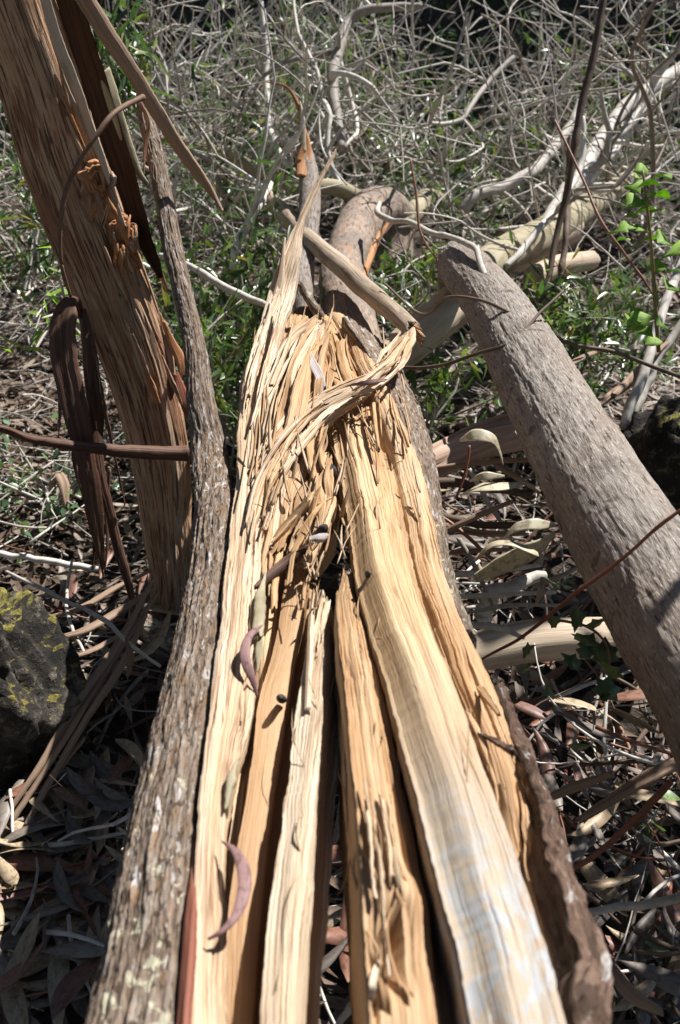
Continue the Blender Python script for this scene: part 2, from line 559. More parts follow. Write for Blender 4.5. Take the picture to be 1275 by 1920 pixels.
M['red_bark'] = bark_mat('stringy_red_bark', (0.54, 0.335, 0.205), (0.68, 0.48, 0.325), (0.17, 0.085, 0.05),
                         [((10, 1.6, 1), 0.50, 0.60, (0.53, 0.41, 0.30), 0.7), ((16, 2.2, 1), 0.56, 0.60, (0.30, 0.14, 0.075), 0.85), ((90, 3, 1), 0.58, 0.62, (0.11, 0.06, 0.038), 0.7), ((8, 2.5, 1), 0.52, 0.60, (0.40, 0.235, 0.135), 0.7), ((230, 8, 1), 0.54, 0.58, (0.085, 0.045, 0.028), 0.85), ((60, 14, 1), 0.60, 0.66, (0.24, 0.13, 0.08), 0.6)], (120, 4.0), strength=1.0, dist=0.006)
M['far_bark'] = bark_mat('pinkish_grey_bark', (0.29, 0.22, 0.17), (0.40, 0.32, 0.26), (0.11, 0.08, 0.06), [((6, 4, 1), 0.48, 0.6, (0.20, 0.165, 0.14), 0.7), ((30, 6, 1), 0.58, 0.63, (0.36, 0.20, 0.12), 0.6), ((120, 14, 1), 0.58, 0.62, (0.08, 0.055, 0.04), 0.8)], (90, 25), strength=0.8, dist=0.004)
M['dark_strip'] = bark_mat('dark_bark_strip', (0.11, 0.055, 0.035), (0.20, 0.12, 0.08), (0.03, 0.015, 0.01), (), (120, 2.5), 0.6)
M['shaded_strip'] = bark_mat('shade_black_strip', (0.055, 0.028, 0.018), (0.09, 0.05, 0.032), (0.02, 0.01, 0.007), (), (120, 2.5), 0.8)  # near black stands in for shade on the strip's inner face
M['cream_bark'] = bark_mat('smooth_cream_bark', (0.56, 0.46, 0.36), (0.62, 0.53, 0.43), (0.42, 0.31, 0.22), (), (26, 1.5), 0.7, 0.4)
M['tan_strip'] = bark_mat('tan_bark_strip', (0.30, 0.20, 0.135), (0.42, 0.31, 0.23), (0.13, 0.08, 0.05), (), (150, 2.5), 0.65)
M['inner_bark'] = bark_mat('raw_inner_bark', (0.27, 0.095, 0.06), (0.36, 0.15, 0.10), (0.13, 0.04, 0.03), (), (120, 3), 0.6)
M['orange_bark'] = bark_mat('orange_inner_bark', (0.42, 0.20, 0.09), (0.55, 0.31, 0.16), (0.18, 0.07, 0.03), (), (110, 3), 0.8)
M['rim_bark'] = bark_mat('brown_rim_bark', (0.13, 0.078, 0.055), (0.22, 0.15, 0.115), (0.03, 0.018, 0.012), [((40, 18, 1), 0.60, 0.65, (0.45, 0.43, 0.41), 0.8), ((60, 20, 1), 0.55, 0.6, (0.05, 0.03, 0.02), 0.8)], (120, 18), strength=1.0, dist=0.008)
M['pale_log'] = bark_mat('pale_bare_log', (0.46, 0.36, 0.26), (0.58, 0.48, 0.37), (0.27, 0.18, 0.12), (), (55, 3), 0.7, 0.5)
M['tan_branch'] = bark_mat('tan_branch_bark', (0.37, 0.285, 0.205), (0.47, 0.38, 0.29), (0.2, 0.14, 0.095), [((30, 8, 1), 0.56, 0.62, (0.22, 0.155, 0.11), 0.7)], (70, 6), 0.7, 0.8)
M['pink_log'] = bark_mat('pink_peeling_bark', (0.42, 0.28, 0.21), (0.55, 0.43, 0.35), (0.13, 0.07, 0.05), (), (60, 3), 0.8, 0.9)
M['olive_log'] = bark_mat('olive_bark', (0.31, 0.265, 0.17), (0.42, 0.37, 0.26), (0.17, 0.13, 0.08), (), (30, 9), 0.75, 0.5)
M['knot'] = bark_mat('black_knot', (0.035, 0.028, 0.026), (0.10, 0.085, 0.08), (0.012, 0.01, 0.01), (), (80, 40), 0.6)
M['lichen'] = bark_mat('pale_lichen', (0.48, 0.45, 0.33), (0.58, 0.55, 0.44), (0.28, 0.25, 0.17), (), (160, 160), 0.95, 1.0)
M['twig'] = twig_mat('dead_twig', (0.28, 0.25, 0.215), (0.52, 0.48, 0.43), (0.74, 0.70, 0.64))
M['twig_dark'] = twig_mat('dark_twig', (0.07, 0.045, 0.03), (0.13, 0.085, 0.06), (0.19, 0.14, 0.10))
M['twig_red'] = twig_mat('red_twig', (0.20, 0.07, 0.045), (0.26, 0.11, 0.07), (0.30, 0.17, 0.10), 0.5)
M['twig_pale'] = twig_mat('pale_twig', (0.52, 0.47, 0.40), (0.62, 0.57, 0.50), (0.72, 0.67, 0.60))
M['twig_dun'] = twig_mat('dun_twig', (0.20, 0.15, 0.115), (0.27, 0.215, 0.17), (0.33, 0.27, 0.22))
M['twig_brown'] = twig_mat('brown_twig', (0.15, 0.085, 0.055), (0.20, 0.12, 0.08), (0.25, 0.16, 0.11))
M['stem_green'] = twig_mat('olive_stem', (0.20, 0.17, 0.06), (0.25, 0.19, 0.08), (0.28, 0.16, 0.09), 0.5)
M['litter_red'] = leaf_mat('reddish_dry_leaf', [(0.0, (0.24, 0.11, 0.07)), (0.5, (0.30, 0.15, 0.10)), (1.0, (0.20, 0.10, 0.075))], 0.5, 0.06)
M['litter_grey'] = leaf_mat('grey_dry_leaf', [(0.0, (0.13, 0.105, 0.09)), (0.5, (0.19, 0.16, 0.135)), (1.0, (0.27, 0.225, 0.18))], 0.5, 0.06)
M['litter_tan'] = leaf_mat('tan_dry_leaf', [(0.0, (0.38, 0.27, 0.16)), (0.5, (0.48, 0.37, 0.24)), (1.0, (0.42, 0.33, 0.22))], 0.5, 0.06)
M['litter'] = leaf_mat('dry_leaf', [(0.0, (0.09, 0.055, 0.035)), (0.35, (0.16, 0.105, 0.07)), (0.6, (0.24, 0.185, 0.145)), (0.8, (0.14, 0.08, 0.055)), (1.0, (0.42, 0.34, 0.25))], 0.55, 0.06)
M['cream_leaf'] = leaf_mat('cream_dry_leaf', [(0.0, (0.50, 0.43, 0.28)), (0.5, (0.58, 0.52, 0.38)), (1.0, (0.46, 0.40, 0.28))], 0.45, 0.15)
M['mauve_leaf'] = leaf_mat('mauve_leaf', [(0.0, (0.25, 0.14, 0.135)), (0.5, (0.29, 0.17, 0.16)), (1.0, (0.32, 0.20, 0.17))], 0.6, 0.04, 0.3)
M['green'] = leaf_mat('gum_leaf', [(0.0, (0.045, 0.085, 0.035)), (0.45, (0.08, 0.15, 0.05)), (0.75, (0.13, 0.20, 0.06)), (0.93, (0.21, 0.24, 0.07)), (1.0, (0.30, 0.22, 0.07))], 0.32, 0.3, 0.6)
M['bright'] = leaf_mat('fresh_leaf', [(0.0, (0.20, 0.33, 0.05)), (0.5, (0.27, 0.42, 0.08)), (1.0, (0.33, 0.46, 0.12))], 0.6, 0.45, 0.3)
M['ivy'] = leaf_mat('ivy_leaf', [(0.0, (0.08, 0.15, 0.08)), (0.5, (0.12, 0.21, 0.09)), (1.0, (0.20, 0.29, 0.10))], 0.35, 0.15, 0.6)
M['darkleaf'] = leaf_mat('shade_leaf', [(0.0, (0.018, 0.034, 0.013)), (0.6, (0.03, 0.052, 0.018)), (1.0, (0.055, 0.08, 0.024))], 0.6, 0.1, 0.25)  # near-black leaf green, standing in for shade among the thicket and trees


def soil_mat():
    m, nt, b = new_mat('soil')
    v = coords(nt, 'Object')
    n1 = noise(nt, v, 14, 8, 0.7)
    n2 = noise(nt, v, 90, 5, 0.7)
    c = ramp(nt, n1, [(0.3, (0.02, 0.014, 0.010)), (0.5, (0.05, 0.035, 0.025)), (0.7, (0.11, 0.08, 0.058))])
    c = mix(nt, ramp(nt, n2, [(0.5, (0, 0, 0)), (0.7, (0.8, 0.8, 0.8))]), c, (0.16, 0.12, 0.09))
    nt.links.new(c, b.inputs['Base Color'])
    b.inputs['Roughness'].default_value = 0.95
    bump(nt, b, math_node(nt, 'ADD', n1, n2), 0.9, 0.02)
    return m


def rock_mat(name='mossy_rock', moss_at=0.62):
    m, nt, b = new_mat(name)
    v = coords(nt, 'Object')
    n1 = noise(nt, v, 9, 8, 0.7)
    n2 = noise(nt, v, 40, 6, 0.7)
    c = ramp(nt, n1, [(0.40, (0.012, 0.010, 0.008)), (0.56, (0.035, 0.028, 0.022)), (0.70, (0.20, 0.165, 0.13))])
    c = mix(nt, ramp(nt, n2, [(0.55, (0, 0, 0)), (0.68, (0.7, 0.7, 0.7))]), c, (0.26, 0.22, 0.17))
    g = N(nt, 'ShaderNodeNewGeometry')
    sep = N(nt, 'ShaderNodeSeparateXYZ')
    nt.links.new(g.outputs['True Normal'], sep.inputs[0])
    up = math_node(nt, 'ADD', sep.outputs[2], math_node(nt, 'MULTIPLY', math_node(nt, 'SUBTRACT', noise(nt, v, 16, 6, 0.7), 0.5), 1.9))
    moss = ramp(nt, noise(nt, v, 120, 3), [(0.35, (0.09, 0.08, 0.015)), (0.65, (0.30, 0.25, 0.05))])
    c = mix(nt, ramp(nt, up, [(moss_at, (0, 0, 0)), (moss_at + 0.18, (0.95, 0.95, 0.95))]), c, moss)
    nt.links.new(c, b.inputs['Base Color'])
    b.inputs['Roughness'].default_value = 0.95
    bump(nt, b, math_node(nt, 'ADD', n1, n2), 1.0, 0.012)
    return m


M['soil'] = soil_mat()
M['rock'] = rock_mat()
M['rock_dark'] = rock_mat('dark_rock', 0.95)

# ------------------------------------------------------------------ ground
def terrain(x, y):
    x, y = np.asarray(x, float), np.asarray(y, float)
    z = 0.05 * vn(x * 1.3, y * 1.3, 3) + 0.02 * vn(x * 5, y * 5, 4)
    z = z + 0.10 * np.maximum(0, y - 4.2) + 0.45 * np.maximum(0, y - 8.5) - 0.2 * np.maximum(0, y - 25)
    z = z + 0.05 * np.maximum(0, x - 1.2) * sm(0.5, 2.5, y) + 0.04 * np.maximum(0, -x - 0.8)
    return z


gx = np.concatenate([np.linspace(-60, -4, 25)[:-1], np.linspace(-4, 4, 161), np.linspace(4, 60, 25)[1:]])
gy = np.concatenate([np.linspace(-30, -1, 14)[:-1], np.linspace(-1, 10, 221), np.linspace(10, 120, 40)[1:]])
GX, GY = np.meshgrid(gx, gy)
GV = np.stack([GX, GY, terrain(GX, GY)], -1).reshape(-1, 3)
i, j = np.meshgrid(np.arange(len(gy) - 1), np.arange(len(gx) - 1), indexing='ij')
a = (i * len(gx) + j).ravel()
GF = np.stack([a, a + 1, a + 1 + len(gx), a + len(gx)], 1)
link('ground', make_mesh('ground', GV, GF, None, M['soil']), kind='structure')

# ------------------------------------------------------------------ the split trunk
split = thing('split_tree', 'big fallen trunk torn open lengthwise, showing pale and tan splintered wood', 'tree')


def R(lx, ly, rx, ry, hl=0.0, hr=0.0):
    return (on(lx, ly, hl), on(rx, ry, hr))


def Rd(lx, ly, rx, ry, d, d2=None):
    return (at(lx, ly, d), at(rx, ry, d if d2 is None else d2))


FLAT = ('weathered', 'sapwood', 'pale_wood', 'golden', 'torn', 'smooth_tan')


def part(name, geo, mat, parent=split, label=None, kind=None):
    return link(name, make_mesh(name, geo[0], geo[1], geo[2], mat, not mat.name.startswith(FLAT)), parent, label, kind=kind)


def bark_relief(amp, seed, f=60, fl=7):
    def r(a, u):
        w = a + 0.006 * vn(u * 9, a * 20, seed)
        rid = 1 - np.abs(vn(w * f, u * fl, seed + 1)) * 2
        rid2 = 1 - np.abs(vn(w * f * 2.3, u * fl * 2.6, seed + 2)) * 2
        lump = vn(w * f * 1.6, u * 60, seed + 3)
        return amp * (0.6 * rid + 0.45 * rid2 + 0.18 * lump + 0.25 * vn(w * 420, u * 160, seed + 4))
    return r


def half_round(bulge, skew=0.0):
    def f(v, u):
        x = 2 * v - 1
        return bulge * np.sqrt(np.clip(1 - x * x, 0, 1)) + skew * x
    return f


def limb_d(y):
    return 1.92 + (850 - y) / 650.0 * 0.45


# bark slab on the left, running up into the standing limb
rowsA = [R(60, 2200, 320, 2200, -.05, .0), R(165, 1920, 335, 1920, -.05, .0), R(238, 1600, 358, 1600, -.05, .0), R(296, 1350, 390, 1350, -.05, .0),
         R(345, 1150, 414, 1150, -.045, .0), R(364, 1040, 428, 1040, -.04, .0), R(370, 940, 438, 940, -.03, .01)]
rowsA += [Rd(357, 860, 425, 850, 1.93), Rd(352, 780, 408, 770, limb_d(770)), Rd(342, 660, 387, 660, limb_d(660)), Rd(326, 560, 362, 560, limb_d(560)),
          Rd(302, 460, 341, 460, limb_d(460)), Rd(280, 330, 316, 330, limb_d(330)), Rd(262, 235, 290, 230, limb_d(230)), Rd(256, 190, 276, 186, limb_d(190))]
part('bark_slab', stave(rowsA, [0.10, 0.10, 0.10, 0.09, 0.05, 0.04, 0.03], 1000, 120, half_round(0.024), 0.3, bark_relief(0.0034, 5, 75, 9), 0.003, (0, 0.02), 5, 12, 0.004), M['bark'])

# raw red inner bark line
part('inner_bark', stave([R(314, 2200, 338, 2200, .012, .024), R(328, 1920, 352, 1920, .012, .024), R(344, 1720, 368, 1720, .012, .022), R(358, 1620, 368, 1600, .003, .008), R(366, 1560, 369, 1550, .0, .004)],
                         0.03, 120, 16, 0.003, 0.1, lambda a, u: wood_relief(a, u, 0.002, 71), 0.002, (0, 0.01), 71), M['inner_bark'])

# pale sapwood slab, rising into the tall spike
rowsB = [R(336, 2200, 440, 2200, .015, -.01), R(349, 1920, 432, 1920, .015, -.01), R(364, 1700, 420, 1700, .015, -.005), R(372, 1560, 424, 1560, .015, .0), R(382, 1440, 446, 1440, .015, .0), R(397, 1300, 478, 1300, .015, .0),
         R(414, 1150, 487, 1150, .015, .0), R(430, 1010, 500, 1010, .02, .005), R(440, 900, 484, 900, .03, .02), R(446, 800, 486, 800, .04, .04), R(450, 720, 512, 712, .05, .05), R(476, 640, 522, 640, .06, .06)]
rowsB += [Rd(500, 560, 549, 556, 2.45), Rd(522, 490, 560, 480, 2.5), Rd(548, 430, 567, 425, 2.55), Rd(578, 370, 592, 366, 2.6), Rd(604, 320, 612, 318, 2.64), Rd(628, 284, 631, 283, 2.68)]
part('sapwood_slab', stave(rowsB, [0.06, 0.06, 0.06, 0.05, 0.035, 0.012, 0.004], 620, 80, 0.006, 0.1, lambda a, u: wood_relief(a, u, 0.0038, 101, 0, 0.8, 1.0), 0.004, (0, 0.004), 101), M['sap'])
part('splinter', stave([Rd(498, 590, 516, 580, 2.44), Rd(518, 530, 530, 524, 2.46), Rd(526, 490, 533, 487, 2.47), Rd(533, 446, 535, 445, 2.48)], 0.012, 80, 14, 0.003, 0, lambda a, u: wood_relief(a, u, 0.002, 9), 0.002, (0, 0.004), 9), M['sap'])

# smooth tan plank
rowsC = [R(400, 2200, 505, 2200, -.06, -.07), R(416, 1920, 505, 1920, -.06, -.07), R(430, 1700, 520, 1700, -.055, -.07), R(452, 1550, 538, 1550, -.05, -.065), R(474, 1400, 556, 1400, -.045, -.06), R(482, 1330, 566, 1330, -.04, -.055),
         R(504, 1240, 578, 1240, -.035, -.05), R(522, 1160, 590, 1160, -.03, -.04), R(536, 1066, 598, 1075, -.02, -.03)]
part('plank', stave(rowsC, 0.075, 300, 70, lambda v, u: 0.010 * np.sin(np.clip(v * 1.1, 0, 1) * math.pi) - 0.03 * sm(0.62, 0.80, v + 0.04 * vn(u * 7, 0.3, 4)), 0.1, lambda a, u: wood_relief(a, u, 0.0012, 201, 0, 0.8, 0.7), 0.002, (0, 0.03), 201), M['tan'], label='smooth tan plank with a black knot')
# brown inner wall between slab and plank
part('plank', stave([R(420, 2200, 440, 2200, -.09, -.09), R(425, 1700, 445, 1700, -.08, -.09), R(440, 1500, 470, 1500, -.075, -.09), R(470, 1330, 500, 1330, -.07, -.08), R(484, 1200, 520, 1200, -.05, -.06), R(492, 1080, 545, 1080, -.045, -.05), R(498, 980, 560, 985, -.03, -.035)],
                    0.05, 200, 40, 0, 0, lambda a, u: wood_relief(a, u, 0.005, 231), 0.004, (0, 0.03), 231), M['gold'], label='brown torn plank sunk in the crack')
# pale middle plank
rowsD = [R(466, 2200, 570, 2200, .0, -.0), R(484, 1920, 588, 1920, .0, -.0), R(500, 1720, 602, 1720, .0, -.0), R(524, 1550, 622, 1550, .0, -.0), R(540, 1420, 634, 1420, .0, .0), R(556, 1310, 638, 1310, .0, .0), R(572, 1240, 638, 1240, -.005, .0),
         R(586, 1180, 634, 1180, -.015, -.01), R(598, 1120, 622, 1120, -.03, -.025)]
part('plank', stave(rowsD, 0.10, 320, 90, lambda v, u: 0.006 * np.sin(v * math.pi) - 0.045 * sm(0.56, 0.9, v), 0.15, lambda a, u: wood_relief(a, u, 0.0036, 301, 0, 0.9, 1.1), 0.004, (0, 0.05), 301), M['pale'], label='pale cream plank standing in the middle of the split')
part('splinter', stave([R(572, 1330, 582, 1330, .012, .012), R(577, 1240, 586, 1240, .01, .01), R(581, 1160, 588, 1160, .006, .006), R(586, 1105, 589, 1105, .0, .0)], 0.008, 60, 10, 0.002, 0, None, 0.001, (0.01, 0.01), 305), M['pale'])

# right block, golden half on the left of the ridge
rowsE1 = [R(694, 2200, 990, 2200, .05, .01), R(688, 1920, 930, 1920, .055, .01), R(678, 1760, 900, 1760, .06, .01), R(668, 1600, 862, 1600, .06, .01), R(660, 1500, 830, 1500, .06, .012), R(650, 1380, 797, 1380, .055, .015), R(641, 1280, 765, 1280, .05, .015),
          R(632, 1190, 730, 1190, .04, .015), R(630, 1125, 694, 1118, .015, .01), R(640, 1085, 680, 1075, .0, .005)]


def shapeE1(v, u):
    groove = -0.030 * np.exp(-((v - 0.66) / 0.10) ** 2) - 0.012 * sm(0.55, 0.8, v)
    return groove + 0.010 * np.sin(v * math.pi) + 0.008 * sm(0.5, 0.3, v)


def reliefE1(a, u):
    base = wood_relief(a, u, 0.0042, 401, 0, 1.0, 1.1)
    hole = np.exp(-(((a - 0.028) / 0.011) ** 2 + ((u - 0.175) / 0.030) ** 2))
    return base - 0.05 * hole + 0.014 * np.exp(-(((a - 0.04) / 0.03) ** 2 + ((u - 0.225) / 0.03) ** 2))


part('plank', stave(rowsE1, [0.12, 0.12, 0.12, 0.12, 0.08], 460, 130, shapeE1, 0.05, reliefE1, 0.003, (0, 0.05), 401), M['gold'], label='golden grooved plank left of the ridge')

# the ridge: tan above, silver grey with chalky patches near the camera
rowsE2 = [R(930, 2200, 1100, 2200, .075, .05), R(878, 1920, 1034, 1920, .08, .05), R(850, 1780, 1002, 1780, .085, .05), R(812, 1600, 946, 1600, .085, .05), R(781, 1480, 910, 1480, .085, .05), R(752, 1390, 882, 1390, .075, .045), R(724, 1280, 842, 1280, .065, .04),
          R(696, 1190, 806, 1190, .055, .035), R(668, 1090, 776, 1090, .04, .03), R(652, 990, 755, 990, .025, .02), R(640, 900, 738, 900, .01, .01), R(624, 820, 720, 820, .0, .0), R(612, 760, 700, 760, -.01, -.01), R(606, 715, 680, 715, -.02, -.02)]
part('ridge', stave(rowsE2, [0.13, 0.13, 0.12, 0.09, 0.05], 640, 130, lambda v, u: (0.030 * sm(0.0, 0.30, v + 0.05 * vn(u * 8, 0.5, 3)) - 0.012 * sm(0.45, 1.0, v) - 0.010 * sm(0.62, 0.68, v + 0.09 * vn(u * 5, 0.5, 4)) * sm(0.15, 0.3, u)) * (1 - 0.5 * sm(0.45, 0.9, u)) + 0.006 * sm(0.6, 0.9, u) * vn(v * 5, u * 6, 8), 0.1,
                    lambda a, u: wood_relief(a, u, 0.0038, 501, 0.0028 * sm(1.25, 1.6, u), 1.0, 1.1) * (0.75 + 0.7 * sm(0.8, 1.5, u)), 0.004, (0, 0.03), 501), M['ridge'], label='smooth ridge of heartwood, tan above and silver grey near the camera')

# right strip of torn fibre and the bark rim
rowsE3 = [R(1080, 2200, 1180, 2200, -.03, -.01), R(1028, 1920, 1106, 1920, -.055, -.03), R(1000, 1800, 1096, 1800, -.055, -.03), R(974, 1690, 1068, 1690, -.05, -.02), R(942, 1590, 1036, 1590, -.03, .0), R(910, 1480, 988, 1480, -.005, .0), R(880, 1390, 960, 1390, .005, .0), R(842, 1290, 926, 1290, .01, .005),
          R(806, 1190, 872, 1190, .01, .005), R(776, 1090, 832, 1090, .01, .0), R(755, 990, 810, 990, .01, .0), R(736, 890, 790, 890, .015, .005), R(712, 800, 765, 800, .025, .01), R(690, 740, 742, 740, .03, .02), R(664, 690, 716, 690, .03, .03), R(640, 630, 684, 640, .02, .02), R(612, 590, 645, 596, .0, .0)]
part('plank', stave(rowsE3, [0.05, 0.06, 0.08, 0.08, 0.06], 640, 100, lambda v, u: 0.012 * np.sin(v * math.pi) - 0.022 * sm(0.20, 0.02, v), 0.0, lambda a, u: wood_relief(a, u, 0.0050, 601, 0, 1.0, 1.2), 0.004, (0, 0.02), 601), M['gold'], label='golden strip of torn fibre along the bark')
rowsE4 = [R(1120, 2200, 1240, 2200, .04, .0), R(1074, 1920, 1138, 1920, .06, .02), R(1088, 1800, 1130, 1800, .06, .02), R(1058, 1690, 1086, 1690, .055, .02), R(1028, 1590, 1050, 1590, .035, .015), R(998, 1480, 1016, 1480, .025, .01), R(964, 1390, 980, 1390, .012, .0), R(925, 1290, 935, 1290, .0, -.01)]
part('bark_rim', stave(rowsE4, [0.05, 0.05, 0.05, 0.03], 300, 50, half_round(0.006), -0.1, lambda a, u: bark_relief(0.006, 51, 60, 14)(a, u) + 0.003 * vn(a * 45, u * 22, 77), 0.007, (0, 0.01), 51), M['rim_bark'], label='dark brown bark rim curling at the near right edge')
rowsE5 = [R(868, 1190, 880, 1200, -.02, -.04), R(828, 1090, 842, 1100, -.02, -.04), R(806, 990, 822, 1000, -.02, -.04), R(788, 890, 806, 890, -.01, -.05), R(764, 800, 786, 800, .0, -.05), R(740, 740, 758, 736, .01, -.04), R(712, 690, 734, 690, .02, -.04), R(682, 640, 702, 630, .02, -.03)]
part('bark_rim', stave(rowsE5, 0.06, 260, 40, half_round(0.012), 0.1, bark_relief(0.004, 56, 60, 8), 0.003, (0, 0.01), 56), M['bark'], label='grey bark edge along the far right of the split')

# deep shadowed body below the far tangle (the tree's own wood there)
rowsF = [R(520, 1020, 600, 1020, -.13, -.13), R(510, 960, 640, 960, -.11, -.11), R(490, 900, 640, 900, -.08, -.08), R(490, 800, 640, 800, -.07, -.06), R(512, 700, 650, 700, -.06, -.03), R(520, 640, 640, 640, -.04, -.02), R(530, 580, 630, 585, -.02, -.02)]
part('plank', stave(rowsF, 0.10, 260, 90, lambda v, u: -0.02 * np.sin(v * math.pi), 0.1, lambda a, u: wood_relief(a, u, 0.008, 701, 0.002, 1.0, 1.2), 0.005, (0.03, 0.02), 701), M['fibre'], label='hollow twisted wood at the far end of the split')
# tan stave upper right
part('plank', stave([R(660, 800, 694, 800, .0, .0), R(640, 740, 690, 740, .01, .01), R(618, 690, 664, 690, .01, .02), R(606, 640, 646, 640, .01, .01), R(602, 600, 634, 600, -.01, -.01)], 0.05, 160, 50, 0.012, 0.1,
                    lambda a, u: wood_relief(a, u, 0.004, 721, 0, 1.0, 0.8), 0.003, (0.04, 0.03), 721), M['fibre'], label='blunt tan stave at the far right of the split')


def rib(pts, w, roll=(0, 0), thick=0.006, mat='fibre', cup=0.0, name='strand', seed=None, n=60, label=None, amp=0.0012, m=10):
    """strand of torn wood: pts = (x, y, height over the trunk's upper side), w in photo pixels"""
    P = [on(*p) for p in pts]
    dd = [dz(p[1], ZT + p[2]) for p in pts]
    ws = np.interp(np.linspace(0, 1, 8), np.linspace(0, 1, len(w)), w) * np.interp(np.linspace(0, 1, 8), np.linspace(0, 1, len(dd)), dd) / FPX
    s = seed if seed is not None else random.randrange(900)
    return part(name, ribbon(P, ws, thick, roll, n, m, cup, amp, (0.03, 0.03), s, 0.0035), M[mat], label=label)


# crossing strands from the slab to the broken branch
def bundle(path, spread, count, w, mats, lift=0.02, name='strand', lo=0.35, roll=40, thick=0.005, amp=0.0012, curl=14):
    """torn strands that run together along one path"""
    path = np.array(path, float)
    for k in range(count):
        a_ = random.uniform(0, 1 - lo)
        b_ = min(1.0, a_ + random.uniform(lo, 1.0))
        q = spline(path, 40)[int(a_ * 39):int(b_ * 39) + 1]
        q = q[np.linspace(0, len(q) - 1, 4).astype(int)] if len(q) > 5 else q
        if len(q) < 3:
            continue
        tg = np.gradient(q[:, :2], axis=0)
        nr = unit(np.stack([-tg[:, 1], tg[:, 0]], 1))
        off = random.uniform(-0.5, 0.5)
        sp = np.interp(np.linspace(a_, b_, len(q)), np.linspace(0, 1, len(spread)), spread)
        jit = np.array([random.gauss(0, 1) for _ in q]) * curl * 0.22
        xy = q[:, :2] + nr * (off * sp + jit)[:, None]
        hh = q[:, 2] + lift * (random.random() - 0.3) + np.linspace(0, 1, len(q)) ** 2 * random.uniform(-0.2, 0.9) * lift
        ww = random.uniform(*w)
        rib([(x, y, h) for (x, y), h in zip(xy, hh)], random.choice(([ww * 0.35, ww, ww * random.uniform(0.7, 1.1), ww * 0.8, ww * 0.15], [ww * 0.9, ww, ww * 0.9, ww * 0.7, ww * 0.5], [ww * 0.2, ww * 0.6, ww, ww * 1.1, ww * 0.7])),
            (random.uniform(-roll, roll), random.uniform(-roll, roll)), thick, random.choice(mats), random.choice((0.0, 0.002)), name, None, 46, None, amp, 9)


CROSS = [(468, 1010, .02), (480, 935, .03), (512, 868, .04), (552, 806, .05), (600, 762, .055), (655, 735, .06), (715, 705, .065)]
rib(CROSS, [6, 30, 34, 30, 26, 24, 14], (10, -10), 0.010, 'sap', 0.003, n=170, m=28, seed=31, amp=0.005, label='thick pale strand crossing the split')
rib([(500, 985, .01), (518, 925, .025), (548, 862, .035), (588, 806, .045), (636, 766, .05), (690, 738, .05)], [5, 26, 30, 28, 22, 8], (20, 0), 0.010, 'sap', 0.003, n=150, m=26, seed=33, amp=0.005, label='second pale strand beside the crossing strand')
bundle(CROSS, [40, 56, 66, 60, 44, 30, 26], 22, (4, 15), ['sap', 'sap', 'pale', 'gold', 'fibre'], 0.022, thick=0.003, roll=60, curl=6, amp=0.0025)
rib([(640, 745, .07), (690, 712, .08), (735, 676, .08), (762, 640, .07), (768, 612, .05)], [8, 18, 32, 30, 14], (0, 40), 0.005, 'sap', 0.003, n=110, m=20, seed=35, amp=0.004, label='frayed strand still tied to the broken branch')
bundle([(660, 735, .075), (700, 706, .085), (738, 672, .085), (764, 632, .07)], [20, 30, 40, 30], 9, (4, 10), ['sap', 'gold'], 0.015, thick=0.003)
rib([(612, 760, .07), (660, 728, .085), (710, 690, .09), (752, 655, .08)], [10, 12, 10, 3], (30, 0), 0.005, 'pale', n=60)
rib([(655, 722, .09), (690, 716, .10), (720, 711, .10)], [3, 11, 3], (0, 20), 0.002, 'mauve_leaf', n=24, name='splinter', label='mauve sliver lying across the strands')
# grey slivers
rib([(572, 632, .06), (584, 670, .07), (600, 705, .06), (606, 735, .04)], [3, 12, 18, 14], (25, 10), 0.003, 'grey_sliver', n=40, label='thin grey sliver in the tangle')
rib([(572, 1000, .0), (568, 950, .01), (565, 918, .02)], [26, 18, 3], (0, 0), 0.003, 'grey_sliver', n=30, label='pale grey sliver low in the tangle')
rib([(553, 712, .03), (556, 740, .05), (568, 765, .05), (582, 780, .04)], [6, 12, 14, 8], (40, 0), 0.003, 'olive_log', n=30)
# loops and strands at the far end of the split
FAR = [
    ([(520, 700, .0), (532, 655, .05), (556, 618, .07), (578, 596, .06)], [22, 22, 16, 8], (40, -20)),
    ([(500, 800, .0), (516, 740, .03), (540, 690, .06), (566, 650, .05), (592, 618, .04)], [16, 20, 18, 12, 6], (60, -10)),
    ([(540, 790, .0), (552, 730, .03), (566, 680, .04), (590, 640, .04)], [26, 26, 20, 10], (-20, 20)),
    ([(510, 720, .06), (530, 670, .085), (544, 625, .09), (550, 598, .08)], [10, 12, 9, 3], (0, 0)),
    ([(566, 800, .01), (580, 740, .02), (592, 690, .02), (600, 650, .01)], [20, 22, 20, 12], (10, -40)),
    ([(520, 830, .01), (536, 780, .03), (552, 730, .05), (560, 690, .05)], [14, 16, 12, 6], (30, 60)),
    ([(560, 830, .0), (586, 790, .04), (610, 770, .04)], [12, 16, 10], (0, 20)),
    ([(596, 640, .04), (612, 615, .06), (622, 580, .08), (624, 560, .10)], [8, 6, 4, 2], (0, 0)),
    ([(585, 660, .03), (575, 690, .05), (566, 720, .05)], [10, 12, 6], (70, 30)),
    ([(500, 900, .0), (512, 840, .02), (534, 790, .03)], [18, 20, 12], (30, 10)),
    ([(640, 640, .05), (650, 700, .05), (664, 735, .05), (660, 750, .04)], [20, 26, 20, 8], (0, 15)),
    ([(628, 700, .04), (640, 726, .05), (655, 745, .05)], [18, 16, 8], (20, 40)),
    ([(700, 750, .05), (704, 800, .055), (712, 850, .05)], [9, 11, 5], (60, 70)),
]
for P, w, rl in FAR:
    rib(P, w, rl, 0.005, random.choice(['fibre', 'fibre', 'gold', 'sap']), 0.003, n=54, m=10)
